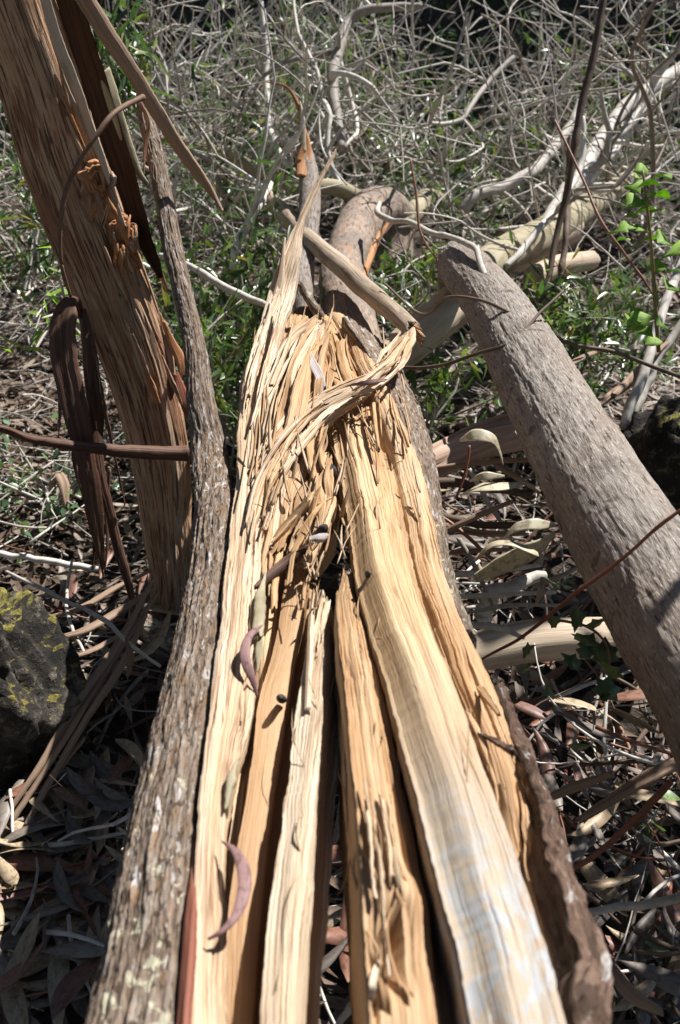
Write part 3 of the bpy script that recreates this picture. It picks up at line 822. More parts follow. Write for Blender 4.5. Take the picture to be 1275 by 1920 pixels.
# ribbons and rags at the throat of the split
THROAT = [
    ([(592, 770, .05), (582, 830, .055), (592, 880, .05), (606, 920, .04), (602, 960, .02)], [14, 16, 12, 20, 8], (0, 40), 'fibre'),
    ([(606, 790, .05), (600, 830, .06), (604, 870, .06), (622, 900, .05)], [4, 10, 10, 8], (60, 60), 'fibre'),
    ([(545, 1000, .0), (552, 940, .02), (566, 880, .03), (586, 830, .04)], [30, 34, 24, 12], (10, 20), 'gold'),
    ([(520, 1030, .0), (530, 970, .02), (545, 900, .03), (556, 868, .04)], [16, 22, 20, 10], (50, 20), 'gold'),
    ([(535, 1060, .0), (570, 1010, .02), (604, 950, .03)], [10, 12, 8], (0, 0), 'fibre'),
    ([(560, 1000, .03), (590, 960, .05), (616, 934, .05)], [6, 12, 6], (30, 0), 'fibre'),
    ([(520, 1010, .02), (560, 965, .04), (610, 940, .05)], [4, 8, 4], (20, 0), 'gold'),
    ([(586, 1090, .03), (600, 1050, .045), (606, 1030, .045)], [3, 6, 4], (0, 0), 'sap'),
    ([(470, 1110, .01), (500, 1080, .015), (540, 1050, .02), (590, 1015, .04)], [8, 16, 22, 14], (10, 0), 'dark_strip'),
    ([(585, 1012, .06), (600, 1008, .06), (612, 1006, .05)], [10, 12, 8], (30, 30), 'grey_sliver'),
    ([(478, 1190, .02), (488, 1120, .025), (496, 1080, .02)], [20, 24, 8], (0, 0), 'olive_log'),
    ([(426, 1520, .012), (434, 1460, .02), (446, 1420, .018)], [8, 22, 6], (20, 20), 'olive_log'),
]
for P, w, rl, mt in THROAT:
    rib(P, w, rl, 0.005, mt, 0.003, n=50, m=10)
bundle([(505, 900, .0), (520, 800, .02), (540, 710, .045), (570, 640, .05), (598, 600, .04)], [40, 60, 62, 50, 20], 15, (14, 36), ['fibre', 'fibre', 'gold', 'sap'], 0.045, roll=75, curl=34, amp=0.0035, thick=0.004)
bundle([(570, 860, .0), (582, 770, .02), (596, 690, .03), (606, 620, .03)], [50, 46, 40, 30], 8, (12, 28), ['fibre', 'gold'], 0.04, roll=75, curl=34, amp=0.0035)
bundle([(530, 1090, .0), (556, 1010, .015), (588, 930, .03), (606, 850, .03)], [40, 70, 60, 30], 11, (10, 28), ['fibre', 'gold', 'gold'], 0.035, roll=75, curl=30, amp=0.0035)
bundle([(505, 1140, .0), (515, 1040, .0), (530, 950, .01), (545, 880, .02)], [30, 40, 36, 20], 12, (6, 16), ['fibre', 'gold', 'sap'], 0.02, roll=60, curl=12)
bundle([(456, 800, .055), (480, 690, .075), (506, 600, .09), (524, 540, .11)], [34, 44, 36, 20], 12, (4, 10), ['sap', 'pale'], 0.012, roll=30, curl=6, thick=0.003)
bundle([(590, 1260, .0), (600, 1190, .0), (612, 1120, -.01)], [46, 30, 20], 6, (4, 9), ['pale', 'sap'], 0.01, roll=50, curl=3, thick=0.004)
bundle([(950, 1620, -.02), (925, 1520, .0), (900, 1430, .01), (868, 1340, .015)], [50, 60, 50, 40], 12, (6, 18), ['gold', 'gold', 'tan_strip'], 0.02, roll=60, curl=14)
bundle([(745, 1880, .07), (735, 1760, .07), (722, 1620, .075), (705, 1480, .07)], [60, 70, 60, 50], 8, (5, 12), ['gold', 'pale'], 0.01, roll=40, curl=6, thick=0.003)
# torn splinters that lift off the right edge and the near block
rib([(902, 1290, .03), (916, 1310, .045), (930, 1328, .05)], [10, 10, 7], (0, 0), 0.006, 'gold', n=24, name='splinter')
rib([(650, 1490, .02), (648, 1400, .03), (650, 1340, .03)], [4, 6, 2], (0, 0), 0.004, 'pale', n=30, name='splinter')
rib([(886, 1362, .035), (930, 1385, .04), (966, 1412, .045), (985, 1440, .04)], [4, 9, 12, 8], (0, 40), 0.005, 'rim_bark', n=40, name='bark_curl')
rib([(905, 1440, .0), (930, 1480, .0), (960, 1530, -.01), (985, 1600, -.02)], [8, 30, 34, 14], (30, 50), 0.006, 'tan_strip', 0.005, n=60, m=12)
rib([(925, 1500, -.0), (950, 1570, -.01), (965, 1640, -.015)], [10, 26, 12], (20, 10), 0.008, 'gold', 0.004, n=60, m=12)
rib([(800, 1210, .05), (815, 1250, .05), (822, 1290, .05), (830, 1310, .045)], [6, 14, 16, 6], (40, 20), 0.004, 'orange_bark', n=40)
rib([(690, 1900, .05), (700, 1840, .075), (706, 1800, .06)], [8, 10, 6], (0, 0), 0.004, 'pale', n=24, name='splinter')
rib([(730, 1930, .05), (722, 1860, .07), (708, 1810, .06)], [14, 16, 6], (30, 0), 0.004, 'gold', n=30, name='splinter')
rib([(745, 1400, .03), (748, 1450, .045), (744, 1500, .05), (748, 1540, .04)], [8, 10, 5, 3], (0, 0), 0.003, 'gold', n=40, name='splinter')

# knots and black branch stubs in the wood
def knob(x0, y0, h0, x1, y1, h1, rpx, parent=split, name='knot', mat='knot', sides=14):
    a_, b_ = on(x0, y0, h0), on(x1, y1, h1)
    P = spline([a_, (a_ + b_) / 2, b_], 12)
    r = rpx * dz(y0, ZT + h0) / FPX
    rad = r * np.array([0.9, 1, 1, 1, 1, 1, 1, 1, 0.97, 0.9, 0.75, 0.4])
    return part(name, tube(P, rad, sides, lambda a, u: 0.12 * r * vn(a * 200, u * 90, 3)), M[mat], parent)


knob(608, 905, .02, 622, 872, .055, 14)
knob(696, 1092, .035, 688, 1072, .07, 6)
knob(530, 1312, -.03, 524, 1308, -.004, 8)
knob(672, 1196, .02, 672, 1186, .045, 5)
knob(590, 1010, .03, 612, 985, .055, 9)

bpy.context.view_layer.update()
# stiff sharp slivers in the break
def sliver(x, y, h, ang, ln, w, rise, mat):
    """straight pointed splinter: starts at photo x, y, h over the trunk, runs ln pixels at ang degrees from straight up"""
    e = (x + ln * math.sin(math.radians(ang)), y - ln * math.cos(math.radians(ang)))
    a_, b_ = on(x, y, h), on(e[0], e[1], h + rise)
    k = random.uniform(-0.03, 0.03) * np.linalg.norm(b_ - a_)
    P = spline([a_, (a_ + b_) / 2 + np.array((k, 0, abs(k))), b_], 9)
    wd = w * dz(y, ZT + h) / FPX / 2
    prof = np.array([0.75, 1, 0.98, 0.92, 0.82, 0.68, 0.5, 0.3, 0.03]) * wd
    V, F, uv = tube(P, prof, 4, lambda a, u: 0.25 * wd * vn(a * 900, u * 50, random.randrange(99)), flat=random.uniform(0.25, 0.6))
    link('splinter', make_mesh('splinter', V, F, uv, M[mat], False), split)


SLIV = [((500, 600), (640, 1000), 62, 0.03, (-16, 18), (40, 130), (3, 9)), ((570, 650), (860, 1060), 34, 0.03, (-30, 30), (25, 90), (3, 8)), ((462, 505), (700, 980), 16, 0.05, (2, 16), (50, 140), (3, 8)),
        ((640, 740), (640, 900), 16, 0.03, (-28, 4), (40, 110), (3, 7)), ((560, 600), (1080, 1180), 14, 0.0, (-20, 25), (30, 80), (3, 6)), ((700, 790), (690, 1050), 16, 0.03, (-24, -8), (40, 120), (2.5, 6))]
for (xs, ys, n, hh, an, ln, w) in SLIV:
    for k in range(n):
        sliver(random.uniform(*xs), random.uniform(*ys), hh + random.uniform(-0.02, 0.02), random.uniform(*an), random.uniform(*ln), random.uniform(*w), random.uniform(-0.01, 0.05), random.choice(['fibre', 'gold', 'sap', 'pale']))
# hair-thin splinters standing off the torn faces
def splinter_on(obj, x, y, length, lift, wid, mat, sway=0.3):
    o_ = Vector((0, 0, H))
    d_ = (Vector(at(x, y, 1.0)) - o_).normalized()
    ok, hit, nr, fi = obj.ray_cast(o_, d_)
    if not ok:
        return
    p = np.array(hit)
    g = unit(np.array((random.uniform(-sway, sway) - (x - 600) * 0.0004, random.choice((-1, 1, 1)), 0.0)))
    e = p + g * length + np.array((0, 0, lift))
    mid = (p + e) / 2 + np.array((random.uniform(-1, 1), random.uniform(-1, 1), random.uniform(-0.5, 1))) * length * 0.1
    P = spline([p - np.array((0, 0, 0.002)), mid, e], 7)
    V, F, uv = tube(P, np.array([1, 1, 0.95, 0.85, 0.7, 0.45, 0.12]) * wid, 4, flat=0.5)
    link('splinter', make_mesh('splinter', V, F, uv, M[mat]), split)


hero = [(o, nm) for o in split.children for nm in (o.data.materials[0].name,) if o.name.startswith(('sapwood', 'plank', 'ridge'))]
spans = {'sapwood_slab': ((440, 520), (600, 1900), 'sap'), 'plank.002': ((490, 640), (1150, 1900), 'pale'), 'plank.003': ((640, 800), (1100, 1900), 'gold'), 'ridge': ((640, 900), (780, 1500), 'gold'), 'plank.004': ((650, 1030), (620, 1800), 'gold'), 'plank.005': ((500, 640), (590, 1080), 'fibre')}
for nm, (xs, ys, mt) in spans.items():
    ob = bpy.data.objects.get(nm)
    tries = 0
    made = 0
    while ob and made < 30 and tries < 220:
        tries += 1
        x, y = random.uniform(*xs), random.uniform(*ys)
        n0 = len(split.children)
        L_ = random.choice((random.uniform(0.012, 0.05), random.uniform(0.04, 0.13)))
        splinter_on(ob, x, y, L_, random.uniform(0.0, 0.16) * L_, random.uniform(0.0005, 0.0018), mt)
        made += 1

# ------------------------------------------------------------------ far trunk of the same tree, and limbs beyond
def logP(rows, n=120):
    """rows = (x, y, radius px, depth) -> path and radii"""
    A_ = np.array([[*at(x, y, d), r * d / FPX] for x, y, r, d in rows])
    S_ = spline(A_, n)
    return S_[:, :3], S_[:, 3]


def logthing(name, label, cat, rows, mat, sides=28, n=140, relief=None, jag=(0, 0), group=None, seed=0, parent=None):
    P, r = logP(rows, n)
    V, F, uv = tube(P, r, sides, relief, True, jag, seed)
    return link(name, make_mesh(name, V, F, uv, M[mat]), parent, label, cat, group)


logthing('trunk', 'grey far trunk bending over to the right', None,
         [(722, 800, 40, 2.30), (700, 730, 44, 2.42), (668, 640, 48, 2.62), (648, 575, 46, 2.85), (642, 520, 42, 3.1), (652, 470, 40, 3.35), (680, 412, 42, 3.75), (712, 392, 40, 3.95), (738, 410, 38, 4.05), (742, 450, 36, 4.05), (738, 520, 34, 4.0)],
         'far_bark', 44, 220, lambda a, u: bark_relief(0.003, 81, 45, 14)(a, u) + 0.006 * vn(a * 8, u * 5, 82), parent=split)
part('bark_strip', ribbon([at(662, 690, 2.5), at(678, 650, 2.52), at(682, 590, 2.78), at(674, 560, 2.85), at(688, 500, 3.2), at(715, 430, 3.7), at(740, 405, 3.95)], [0.01, 0.016, 0.03, 0.022, 0.03, 0.04, 0.03], 0.005, (-30, -30), 90, 12, 0.004, 0.002), M['orange_bark'], label='orange peeling strip down the far trunk')
logthing('limb', 'upright grey limb with a torn red top', None, [(572, 590, 22, 2.75), (566, 540, 22, 2.8), (572, 470, 20, 2.95), (580, 400, 20, 3.05), (580, 340, 19, 3.15), (572, 290, 15, 3.2), (566, 262, 10, 3.22)], 'grey_bark', 24, 110, bark_relief(0.0025, 82, 60, 14), (0, 0.04), parent=split)
part('bark_flake', ribbon([at(566, 330, 3.12), at(569, 300, 3.16), at(573, 270, 3.18), at(567, 240, 3.2), at(562, 205, 3.2), at(540, 165, 3.25), at(500, 152, 3.3)], [0.03, 0.05, 0.03, 0.02, 0.016, 0.012, 0.004], 0.003, (10, 60), 70, 9, 0.004, 0.002), M['orange_bark'])
part('bark_flake', ribbon([at(572, 285, 3.15), at(568, 250, 3.16), at(566, 220, 3.17), at(563, 190, 3.2)], [0.008, 0.02, 0.018, 0.004], 0.003, (0, 40), 40, 9, 0.002, 0.001), M['cream_leaf'])
logthing('stub', None, None, [(606, 600, 9, 2.6), (592, 580, 9, 2.58), (572, 548, 7, 2.6), (562, 530, 6, 2.6)], 'bark', 12, 30, bark_relief(0.002, 3), (0, 0.01), parent=split)

# ------------------------------------------------------------------ grey log on the right
rlog = thing('fallen_log', 'thick grey log with rough dotted bark sloping down the right side', 'log')
LG = [(1470, 1640, 1290, 1900, 1.22)]
def edge_row(lx, ly, rx, ry, d):
    cx, cy = (lx + rx) / 2, (ly + ry) / 2
    return (cx, cy, math.hypot(rx - lx, ry - ly) / 2, d)


rows = [(1640, 1800, 185, 1.20), (1540, 1640, 165, 1.26), (1440, 1470, 148, 1.33), (1340, 1295, 128, 1.43), (1250, 1140, 111, 1.55), (1178, 1020, 101, 1.64), (1126, 930, 91, 1.74), (1080, 845, 83, 1.86), (1037, 765, 75, 2.0), (994, 688, 68, 2.14), (954, 620, 62, 2.3), (918, 562, 55, 2.46), (888, 524, 49, 2.6), (871, 502, 44, 2.74), (863, 492, 41, 2.88), (860, 494, 38, 3.02), (859, 508, 36, 3.14), (858, 530, 34, 3.24)]


def dot_relief(a, u):
    w = a + 0.003 * vn(u * 8, a * 30, 1)
    d1 = vn(w * 240, u * 60, 2)
    d2 = vn(w * 330, u * 95, 3)
    return 0.0008 * sm(0.2, 0.6, d1) + 0.0006 * sm(0.1, 0.6, d2) + 0.004 * vn(a * 6, u * 2.5, 4) + 0.005 * vn(a * 3, u * 3.3, 14) + 0.0014 * vn(w * 90, u * 8, 5) + 0.0009 * vn(w * 210, u * 18, 15) - 0.004 * sm(0.55, 0.75, vn(a * 12, u * 5, 6))


P_, r_ = logP(rows, 620)
V_, F_, uv_ = tube(P_, r_, 360, dot_relief, True)
link('log', make_mesh('log', V_, F_, uv_, M['grey_bark']), rlog)
logthing('branch_stub', None, None, [(930, 560, 14, 2.40), (924, 550, 9, 2.37), (917, 528, 6.5, 2.40), (902, 498, 6, 2.46), (893, 468, 5.5, 2.52), (874, 456, 5.5, 2.6), (846, 444, 5, 2.75), (806, 436, 5.5, 2.9), (768, 416, 5, 3.03), (734, 413, 5.5, 3.12), (708, 399, 5.5, 3.2), (712, 380, 4, 3.25)], 'twig', 14, 130, lambda a, u: 0.0016 * vn(a * 60, u * 22, 5) + 0.002 * sm(0.6, 0.8, vn(0.5, u * 14, 9)), parent=rlog)
logthing('collar', None, None, [(940, 580, 26, 2.42), (934, 568, 21, 2.405), (928, 558, 14, 2.39), (924, 550, 9, 2.38)], 'grey_bark', 30, 40, lambda a, u: 0.003 * vn(a * 130, u * 60, 5) + 0.002 * vn(a * 300, u * 130, 6), parent=rlog)
# sticks heaped between the two trunks
HEAP = [((800, 960), (1000, 985), 8), ((810, 1010), (960, 940), 6), ((830, 985), (985, 1000), 7), ((815, 1040), (975, 1030), 5), ((840, 1080), (1010, 1060), 6), ((880, 880), (960, 1010), 5), ((930, 870), (1010, 920), 6), ((850, 1120), (1040, 1110), 5), ((870, 1150), (1050, 1135), 4),
        ((810, 880), (990, 862), 6), ((860, 1010), (930, 1150), 5), ((1000, 1100), (1090, 1060), 5)]
HL = ['top-most pale stick', 'slanting stick', 'middle stick', 'thin stick', 'low stick', 'stick pointing down', 'short stick by the cream leaves', 'stick above the tan log', 'stick resting on the tan log', 'stick under the pinkish log', 'stick crossing the others', 'short stick touching the grey log']
for (p0, p1, w), hl in zip(HEAP, HL):
    d0 = 1.98 + (960 - (p0[1] + p1[1]) / 2) * 0.0009 + random.uniform(-0.03, 0.06)
    mid = ((p0[0] + p1[0]) / 2 + random.uniform(-8, 8), (p0[1] + p1[1]) / 2 + random.uniform(-12, 12))
    logthing('stick', hl + ' in the heap between the two trunks', 'stick', [(*p0, w, d0), (*mid, w * 0.95, d0 - 0.02), (*p1, w * 0.7, d0 + random.uniform(-0.05, 0.05))], random.choice(['twig', 'twig', 'tan_strip', 'twig_dark']), 10, 40, lambda a, u: 0.0012 * vn(a * 70, u * 25, 5), (0.01, 0.01), 'sticks heaped between the two trunks')
# ------------------------------------------------------------------ leaning tree on the left
ltree = thing('leaning_tree', 'reddish stringy-barked tree leaning up and out of the top left corner', 'tree')
rows = [(322, 1225, 48, 2.62), (322, 1160, 44, 2.6), (322, 1080, 42, 2.57), (314, 980, 46, 2.54), (304, 880, 53, 2.5), (288, 790, 58, 2.46), (263, 690, 64, 2.42), (229, 590, 69, 2.38), (191, 490, 72, 2.33), (152, 390, 74, 2.28), (109, 270, 75, 2.22), (74, 150, 77, 2.16), (26, 20, 80, 2.1), (-22, -120, 84, 2.03), (-80, -280, 86, 1.96)]


def stringy(a, u):
    w = a + 0.010 * vn(u * 3, a * 9, 21) + 0.0016 * vn(u * 22, a * 40, 22)
    r = 0.5 * vn(w * 30, u * 1.2, 23) + 0.3 * vn(w * 95, u * 3, 24) + 0.2 * vn(w * 260, u * 8, 25)
    c = np.clip(1 - np.abs(vn(w * 62, u * 1.5, 26)) / 0.10, 0, 1) * sm(-0.1, 0.3, vn(w * 30, u * 5, 27))
    c2 = np.clip(1 - np.abs(vn(w * 120, u * 3, 36)) / 0.12, 0, 1) * sm(-0.1, 0.3, vn(w * 40, u * 9, 37))
    t = 2.4 * vn(w * 10, u * 1.4, 28) + 0.4 * vn(w * 60, u * 9, 38)
    st = (np.floor(t) + sm(0.4, 0.6, t - np.floor(t))) / 3
    low = sm(0.9, 0.2, u)
    calm = 1 - 0.5 * sm(1.0, 1.5, u)
    return calm * (0.0038 * r * (1 + 0.8 * low) - 0.0080 * c - 0.004 * c2 + 0.008 * st) + 0.006 * low * vn(w * 45, u * 9, 29)


P_, r_ = logP(rows, 460)
V_, F_, uv_ = tube(P_, r_, 320, stringy, True)
link('trunk', make_mesh('trunk', V_, F_, uv_, M['red_bark']), ltree)


def dpart(name, pts, wpx, mat, parent, roll=(0, 0), thick=0.006, cup=0.0, n=80, m=12, amp=0.0015, label=None, cat=None, group=None, jag=(0.012, 0.012), edge=0.003, seed=None, lie=0.0):
    P = [at(x, y, d) for x, y, d in pts]
    ds = np.array([p[2] for p in pts])
    ws = np.interp(np.linspace(0, 1, 10), np.linspace(0, 1, len(wpx)), wpx) * np.interp(np.linspace(0, 1, 10), np.linspace(0, 1, len(ds)), ds) / FPX
    g = ribbon(P, ws, thick, roll, n, m, cup, amp, jag, seed if seed is not None else random.randrange(900), edge, lie)
    return link(name, make_mesh(name, g[0], g[1], g[2], M[mat]), parent, label, cat, group)


# outer bark, coloured near black for its shaded side, pulled away along the right flank, with a shredded rusty lip
dpart('bark_strip', [(112, -60, 2.06), (148, 60, 2.11), (190, 190, 2.16), (230, 320, 2.22), (268, 440, 2.27), (304, 520, 2.33)], [50, 54, 52, 46, 36, 10], 'shaded_strip', ltree, (-25, -25), 0.008, -0.008, 140, 16, 0.003, 'bark strip standing off the right flank, shade put in its near-black colour')
dpart('bark_strip', [(120, -40, 2.08), (160, 70, 2.13), (200, 180, 2.18), (215, 250, 2.2), (252, 370, 2.26), (285, 470, 2.32), (316, 545, 2.36)], [22, 30, 28, 22, 20, 18, 6], 'red_bark', ltree, (-20, -30), 0.008, 0.003, 140, 14, 0.004, 'shredded rusty lip of the bark strip')
dpart('bark_strip', [(196, 130, 2.15), (214, 190, 2.16), (238, 260, 2.2), (262, 320, 2.24), (280, 345, 2.26)], [26, 28, 22, 16, 4], 'olive_log', ltree, (10, 30), 0.005, 0.003, 60, 10, 0.002)
dpart('bark_patch', [(74, -40, 2.0), (104, 60, 2.04), (138, 150, 2.08), (166, 230, 2.115), (196, 310, 2.15), (222, 390, 2.19), (238, 430, 2.22)], [20, 26, 24, 22, 18, 12, 3], 'cream_bark', ltree, (-30, -30), 0.010, 0.003, 140, 20, 0.0016, 'smooth cream patch where the bark has peeled on the right flank')
# knots and torn rags on its right edge
for (x, y, d, r, sd) in ((184, 338, 2.17, 30, 3), (232, 430, 2.23, 24, 5)):
    c_ = at(x, y, d)
    nn = unit(np.array((0.45, -0.8, 0.3)))
    t_ = unit(np.array((-0.25, 0.1, 0.95)) - nn * float(np.dot(nn, (-0.25, 0.1, 0.95))))
    s_ = np.cross(t_, nn)
    K, Q = 56, 26
    an = np.linspace(0, 2 * math.pi, K, endpoint=False)[None]
    rr = np.linspace(0.03, 1, Q)[:, None]
    R_ = r * d / FPX
    hgt = 0.55 * R_ * (1 - rr ** 2) ** 0.7 * (1 - 0.75 * np.exp(-(rr / 0.28) ** 2)) + 0.10 * R_ * np.sin(rr * 26 + 2 * an + 3 * vn(np.cos(an) * 2, np.sin(an) * 2, sd)) * (1 - rr) ** 0.3 + 0.16 * R_ * vn(np.cos(an) * rr * 7, np.sin(an) * rr * 7, sd + 1)
    wob = rr * R_ * (1 + 0.3 * vn(np.cos(an) * 2.2, np.sin(an) * 2.2, sd + 2))
    V = c_ + (s_[None, None] * (wob * np.cos(an))[..., None] + t_[None, None] * (1.25 * wob * np.sin(an))[..., None] + nn[None, None] * (hgt - 0.008)[..., None])
    V = V.reshape(-1, 3)
    F = ring_faces(Q, K)
    uv = np.stack([np.broadcast_to(rr * R_, (Q, K)).ravel(), np.broadcast_to(an * 0.01, (Q, K)).ravel()], 1)
    V = np.vstack([V, c_ - nn * 0.03, c_ - nn * 0.012])
    uv = np.vstack([uv, uv[:2]])
    j = np.arange(K)
    F = [F, np.concatenate([np.stack([(Q - 1) * K + j, (Q - 1) * K + (j + 1) % K, np.full(K, Q * K)], 1), np.stack([(j + 1) % K, j, np.full(K, Q * K + 1)], 1)])]
    link('knot', make_mesh('knot', V, F, uv, M['orange_bark']), ltree)
    for q in range(16):
        a_ = random.uniform(0, 6.28)
        x0, y0 = x + r * 0.9 * math.cos(a_), y + r * 1.2 * math.sin(a_)
        dpart('bark_flake', [(x0, y0, d + .0), (x0 + random.uniform(-4, 8), y0 + random.uniform(10, 20), d - .012), (x0 + random.uniform(-8, 14), y0 + random.uniform(28, 60), d - .004)], [4, random.uniform(5, 11), 2], random.choice(['orange_bark', 'red_bark']), ltree, (random.uniform(-50, 50), random.uniform(-50, 50)), 0.004, 0.002, 24, 7, 0.002)
RAGS = [([(140, 200, 2.13), (155, 260, 2.16), (168, 310, 2.18)], [6, 16, 5], 'orange_bark'), ([(190, 350, 2.2), (212, 400, 2.22), (232, 450, 2.26)], [6, 20, 8], 'orange_bark'), ([(205, 390, 2.22), (236, 440, 2.25), (262, 500, 2.3)], [5, 14, 4], 'orange_bark'),
        ([(306, 600, 2.36), (322, 640, 2.37), (340, 680, 2.38), (334, 720, 2.39)], [6, 14, 20, 8], 'orange_bark'), ([(330, 700, 2.37), (346, 750, 2.38), (352, 790, 2.4)], [12, 24, 6], 'inner_bark'), ([(300, 590, 2.37), (318, 660, 2.38), (324, 740, 2.4), (318, 780, 2.42)], [6, 16, 14, 4], 'red_bark'),
        ([(110, 110, 2.09), (128, 190, 2.12), (140, 250, 2.15)], [4, 10, 3], 'tan_strip'), ([(240, 440, 2.27), (252, 480, 2.29), (256, 520, 2.3)], [8, 16, 4], 'orange_bark'), ([(80, 60, 2.06), (105, 140, 2.1), (118, 210, 2.13)], [5, 12, 4], 'orange_bark')]
for P, w, mt in RAGS:
    dpart('bark_flake', P, w, mt, ltree, (random.uniform(-30, 30), random.uniform(0, 60)), 0.005, 0.003, 50, 9, 0.002)
for q in range(14):
    t = random.random()
    y0 = random.uniform(20, 700)
    edge_x = np.interp(y0, [0, 130, 300, 440, 540, 620, 700], [90, 140, 195, 238, 275, 305, 330]) - random.uniform(4, 60)
    d0 = np.interp(y0, [0, 300, 700], [2.02, 2.12, 2.32])
    ln = random.uniform(50, 150)
    dpart('bark_flake', [(edge_x, y0, d0 - .0), (edge_x + ln * 0.2, y0 + ln * 0.5, d0 + .015), (edge_x + ln * 0.42, y0 + ln, d0 + .04)], [3, random.uniform(5, 13), 2], random.choice(['orange_bark', 'red_bark', 'tan_strip', 'red_bark']), ltree, (random.uniform(-40, 40), random.uniform(-40, 40)), 0.005, 0.002, 30, 8, 0.002)
# strips hanging from a fold on the left
dpart('bark_strip', [(150, 590, 2.28), (138, 568, 2.22), (122, 590, 2.2), (118, 650, 2.2), (140, 760, 2.22), (165, 880, 2.25), (180, 960, 2.28), (190, 1060, 2.32)], [14, 36, 40, 40, 40, 34, 28, 8], 'dark_strip', ltree, (0, 10), 0.006, 0.004, 150, 20, 0.005, 'broad dark strip folded over and hanging', edge=0.006, jag=(0.02, 0.06))
dpart('bark_strip', [(158, 580, 2.26), (176, 680, 2.26), (178, 800, 2.28), (190, 900, 2.3), (206, 960, 2.32), (222, 1030, 2.34), (240, 1090, 2.36), (254, 1145, 2.4)], [10, 24, 20, 22, 18, 20, 18, 5], 'dark_strip', ltree, (30, -10), 0.005, 0.003, 120, 12, 0.002)
dpart('bark_strip', [(150, 580, 2.3), (162, 680, 2.32), (172, 800, 2.33), (182, 900, 2.34), (190, 1010, 2.36), (182, 1060, 2.37)], [10, 14, 12, 10, 9, 3], 'tan_strip', ltree, (60, 10), 0.004, 0.002, 90, 9, 0.001)
dpart('bark_strip', [(112, 600, 2.24), (110, 680, 2.25), (112, 760, 2.26), (110, 820, 2.27)], [8, 12, 10, 5], 'tan_strip', ltree, (50, 20), 0.004, 0.002, 60, 9, 0.001)
dpart('bark_strip', [(205, 880, 2.33), (200, 950, 2.34), (202, 1010, 2.35), (196, 1070, 2.36)], [6, 10, 10, 3], 'dark_strip', ltree, (20, 60), 0.004, 0.002, 50, 9, 0.001)
for q in range(9):
    x0, y0 = random.uniform(128, 190), random.uniform(600, 760)
    ln = random.uniform(150, 380)
    dpart('bark_strip', [(x0, y0, 2.25 + 0.0002 * (y0 - 600)), (x0 + random.uniform(4, 16), y0 + ln * 0.4, 2.26), (x0 + ln * 0.14, y0 + ln * 0.75, 2.29), (x0 + ln * random.uniform(0.12, 0.26), y0 + ln, 2.32)], [3, random.uniform(5, 10), random.uniform(4, 9), 2], random.choice(['dark_strip', 'dark_strip', 'tan_strip']), ltree, (random.uniform(-60, 60), random.uniform(-60, 60)), 0.004, 0.001, 60, 8, 0.0015)
# bare stub branch across the trunk
logthing('stub_branch', None, None, [(352, 850, 15, 2.30), (330, 850, 13, 2.29), (270, 848, 12, 2.26), (190, 842, 11, 2.22), (110, 832, 9, 2.18), (50, 820, 8, 2.14), (0, 802, 8, 2.1), (-40, 796, 6, 2.07)], 'dark_strip', 16, 90, bark_relief(0.002, 91, 70, 20), (0, 0.03), parent=ltree)
# thin bent twig in front of it
logthing('bent_twig', 'thin brown twig bent in an arc across the leaning tree', 'twig', [(268, 182, 6.5, 2.1), (250, 190, 5, 2.07), (214, 212, 5, 2.0), (186, 246, 5, 1.98), (150, 300, 4.5, 1.98), (124, 358, 4.5, 2.0), (113, 425, 4, 2.02), (116, 500, 3.5, 2.05), (132, 556, 3, 2.1)], 'twig_brown', 10, 90, lambda a, u: 0.0009 * vn(a * 60, u * 30, 5))

# loose bark hanging from above
dpart('hanging_bark', [(120, -60, 1.95), (165, 0, 2.0), (210, 70, 2.05), (255, 140, 2.1), (300, 215, 2.15), (345, 285, 2.2), (385, 340, 2.24), (422, 398, 2.28)], [30, 34, 28, 24, 26, 20, 18, 2], 'tan_strip', None, (20, -30), 0.006, 0.008, 140, 14, 0.002, 'long curled grey strip of bark hanging from the top left', 'bark')
dpart('hanging_bark', [(150, -40, 2.0), (182, 30, 2.04), (225, 95, 2.08), (262, 150, 2.12), (300, 200, 2.16)], [8, 14, 12, 10, 3], 'tan_strip', None, (60, 20), 0.004, 0.004, 80, 10, 0.001, 'narrow strip of bark twisted behind the long curled strip', 'bark')
dpart('hanging_bark', [(262, 190, 2.22), (278, 230, 2.23), (272, 280, 2.24), (270, 330, 2.25)], [5, 8, 6, 2], 'red_bark', None, (0, 40), 0.003, 0.001, 50, 9, 0.001, 'short brown shred of bark hanging on the limb top', 'bark')

# ------------------------------------------------------------------ other logs and branches one can pick out
logthing('broken_branch', 'smooth tan branch broken at both ends lying over the far trunk', 'branch',
         [(498, 368, 15, 3.35), (530, 398, 18, 3.2), (580, 450, 18, 2.95), (640, 500, 18, 2.75), (700, 555, 19, 2.55), (745, 592, 19, 2.42), (776, 618, 17, 2.33)], 'tan_branch', 22, 120, lambda a, u: 0.0016 * vn(a * 60, u * 12, 5) + 0.003 * vn(a * 12, u * 7, 6), (0.03, 0.05))
for k in range(10):
    q = random.uniform(-1, 1)
    dpart('splinter', [(770, 612 + 9 * q, 2.34), (784, 624 + 12 * q, 2.32), (790 + 6 * random.random(), 634 + 16 * q, 2.31)], [6, 6, 2], 'fibre', bpy.data.objects['broken_branch'], (random.uniform(-60, 60), 0), 0.003, 0, 16, 6, 0.0006)
logthing('ground_log', 'pale weathered log wedged behind the split trunk, pointing at the grey log', 'log', [(690, 720, 34, 2.75), (740, 670, 36, 2.82), (800, 615, 38, 2.95), (850, 575, 36, 3.1), (930, 500, 36, 3.5), (1000, 455, 36, 3.8), (1060, 425, 34, 4.1)], 'pale_log', 30, 140, stringy, (0.05, 0.03))
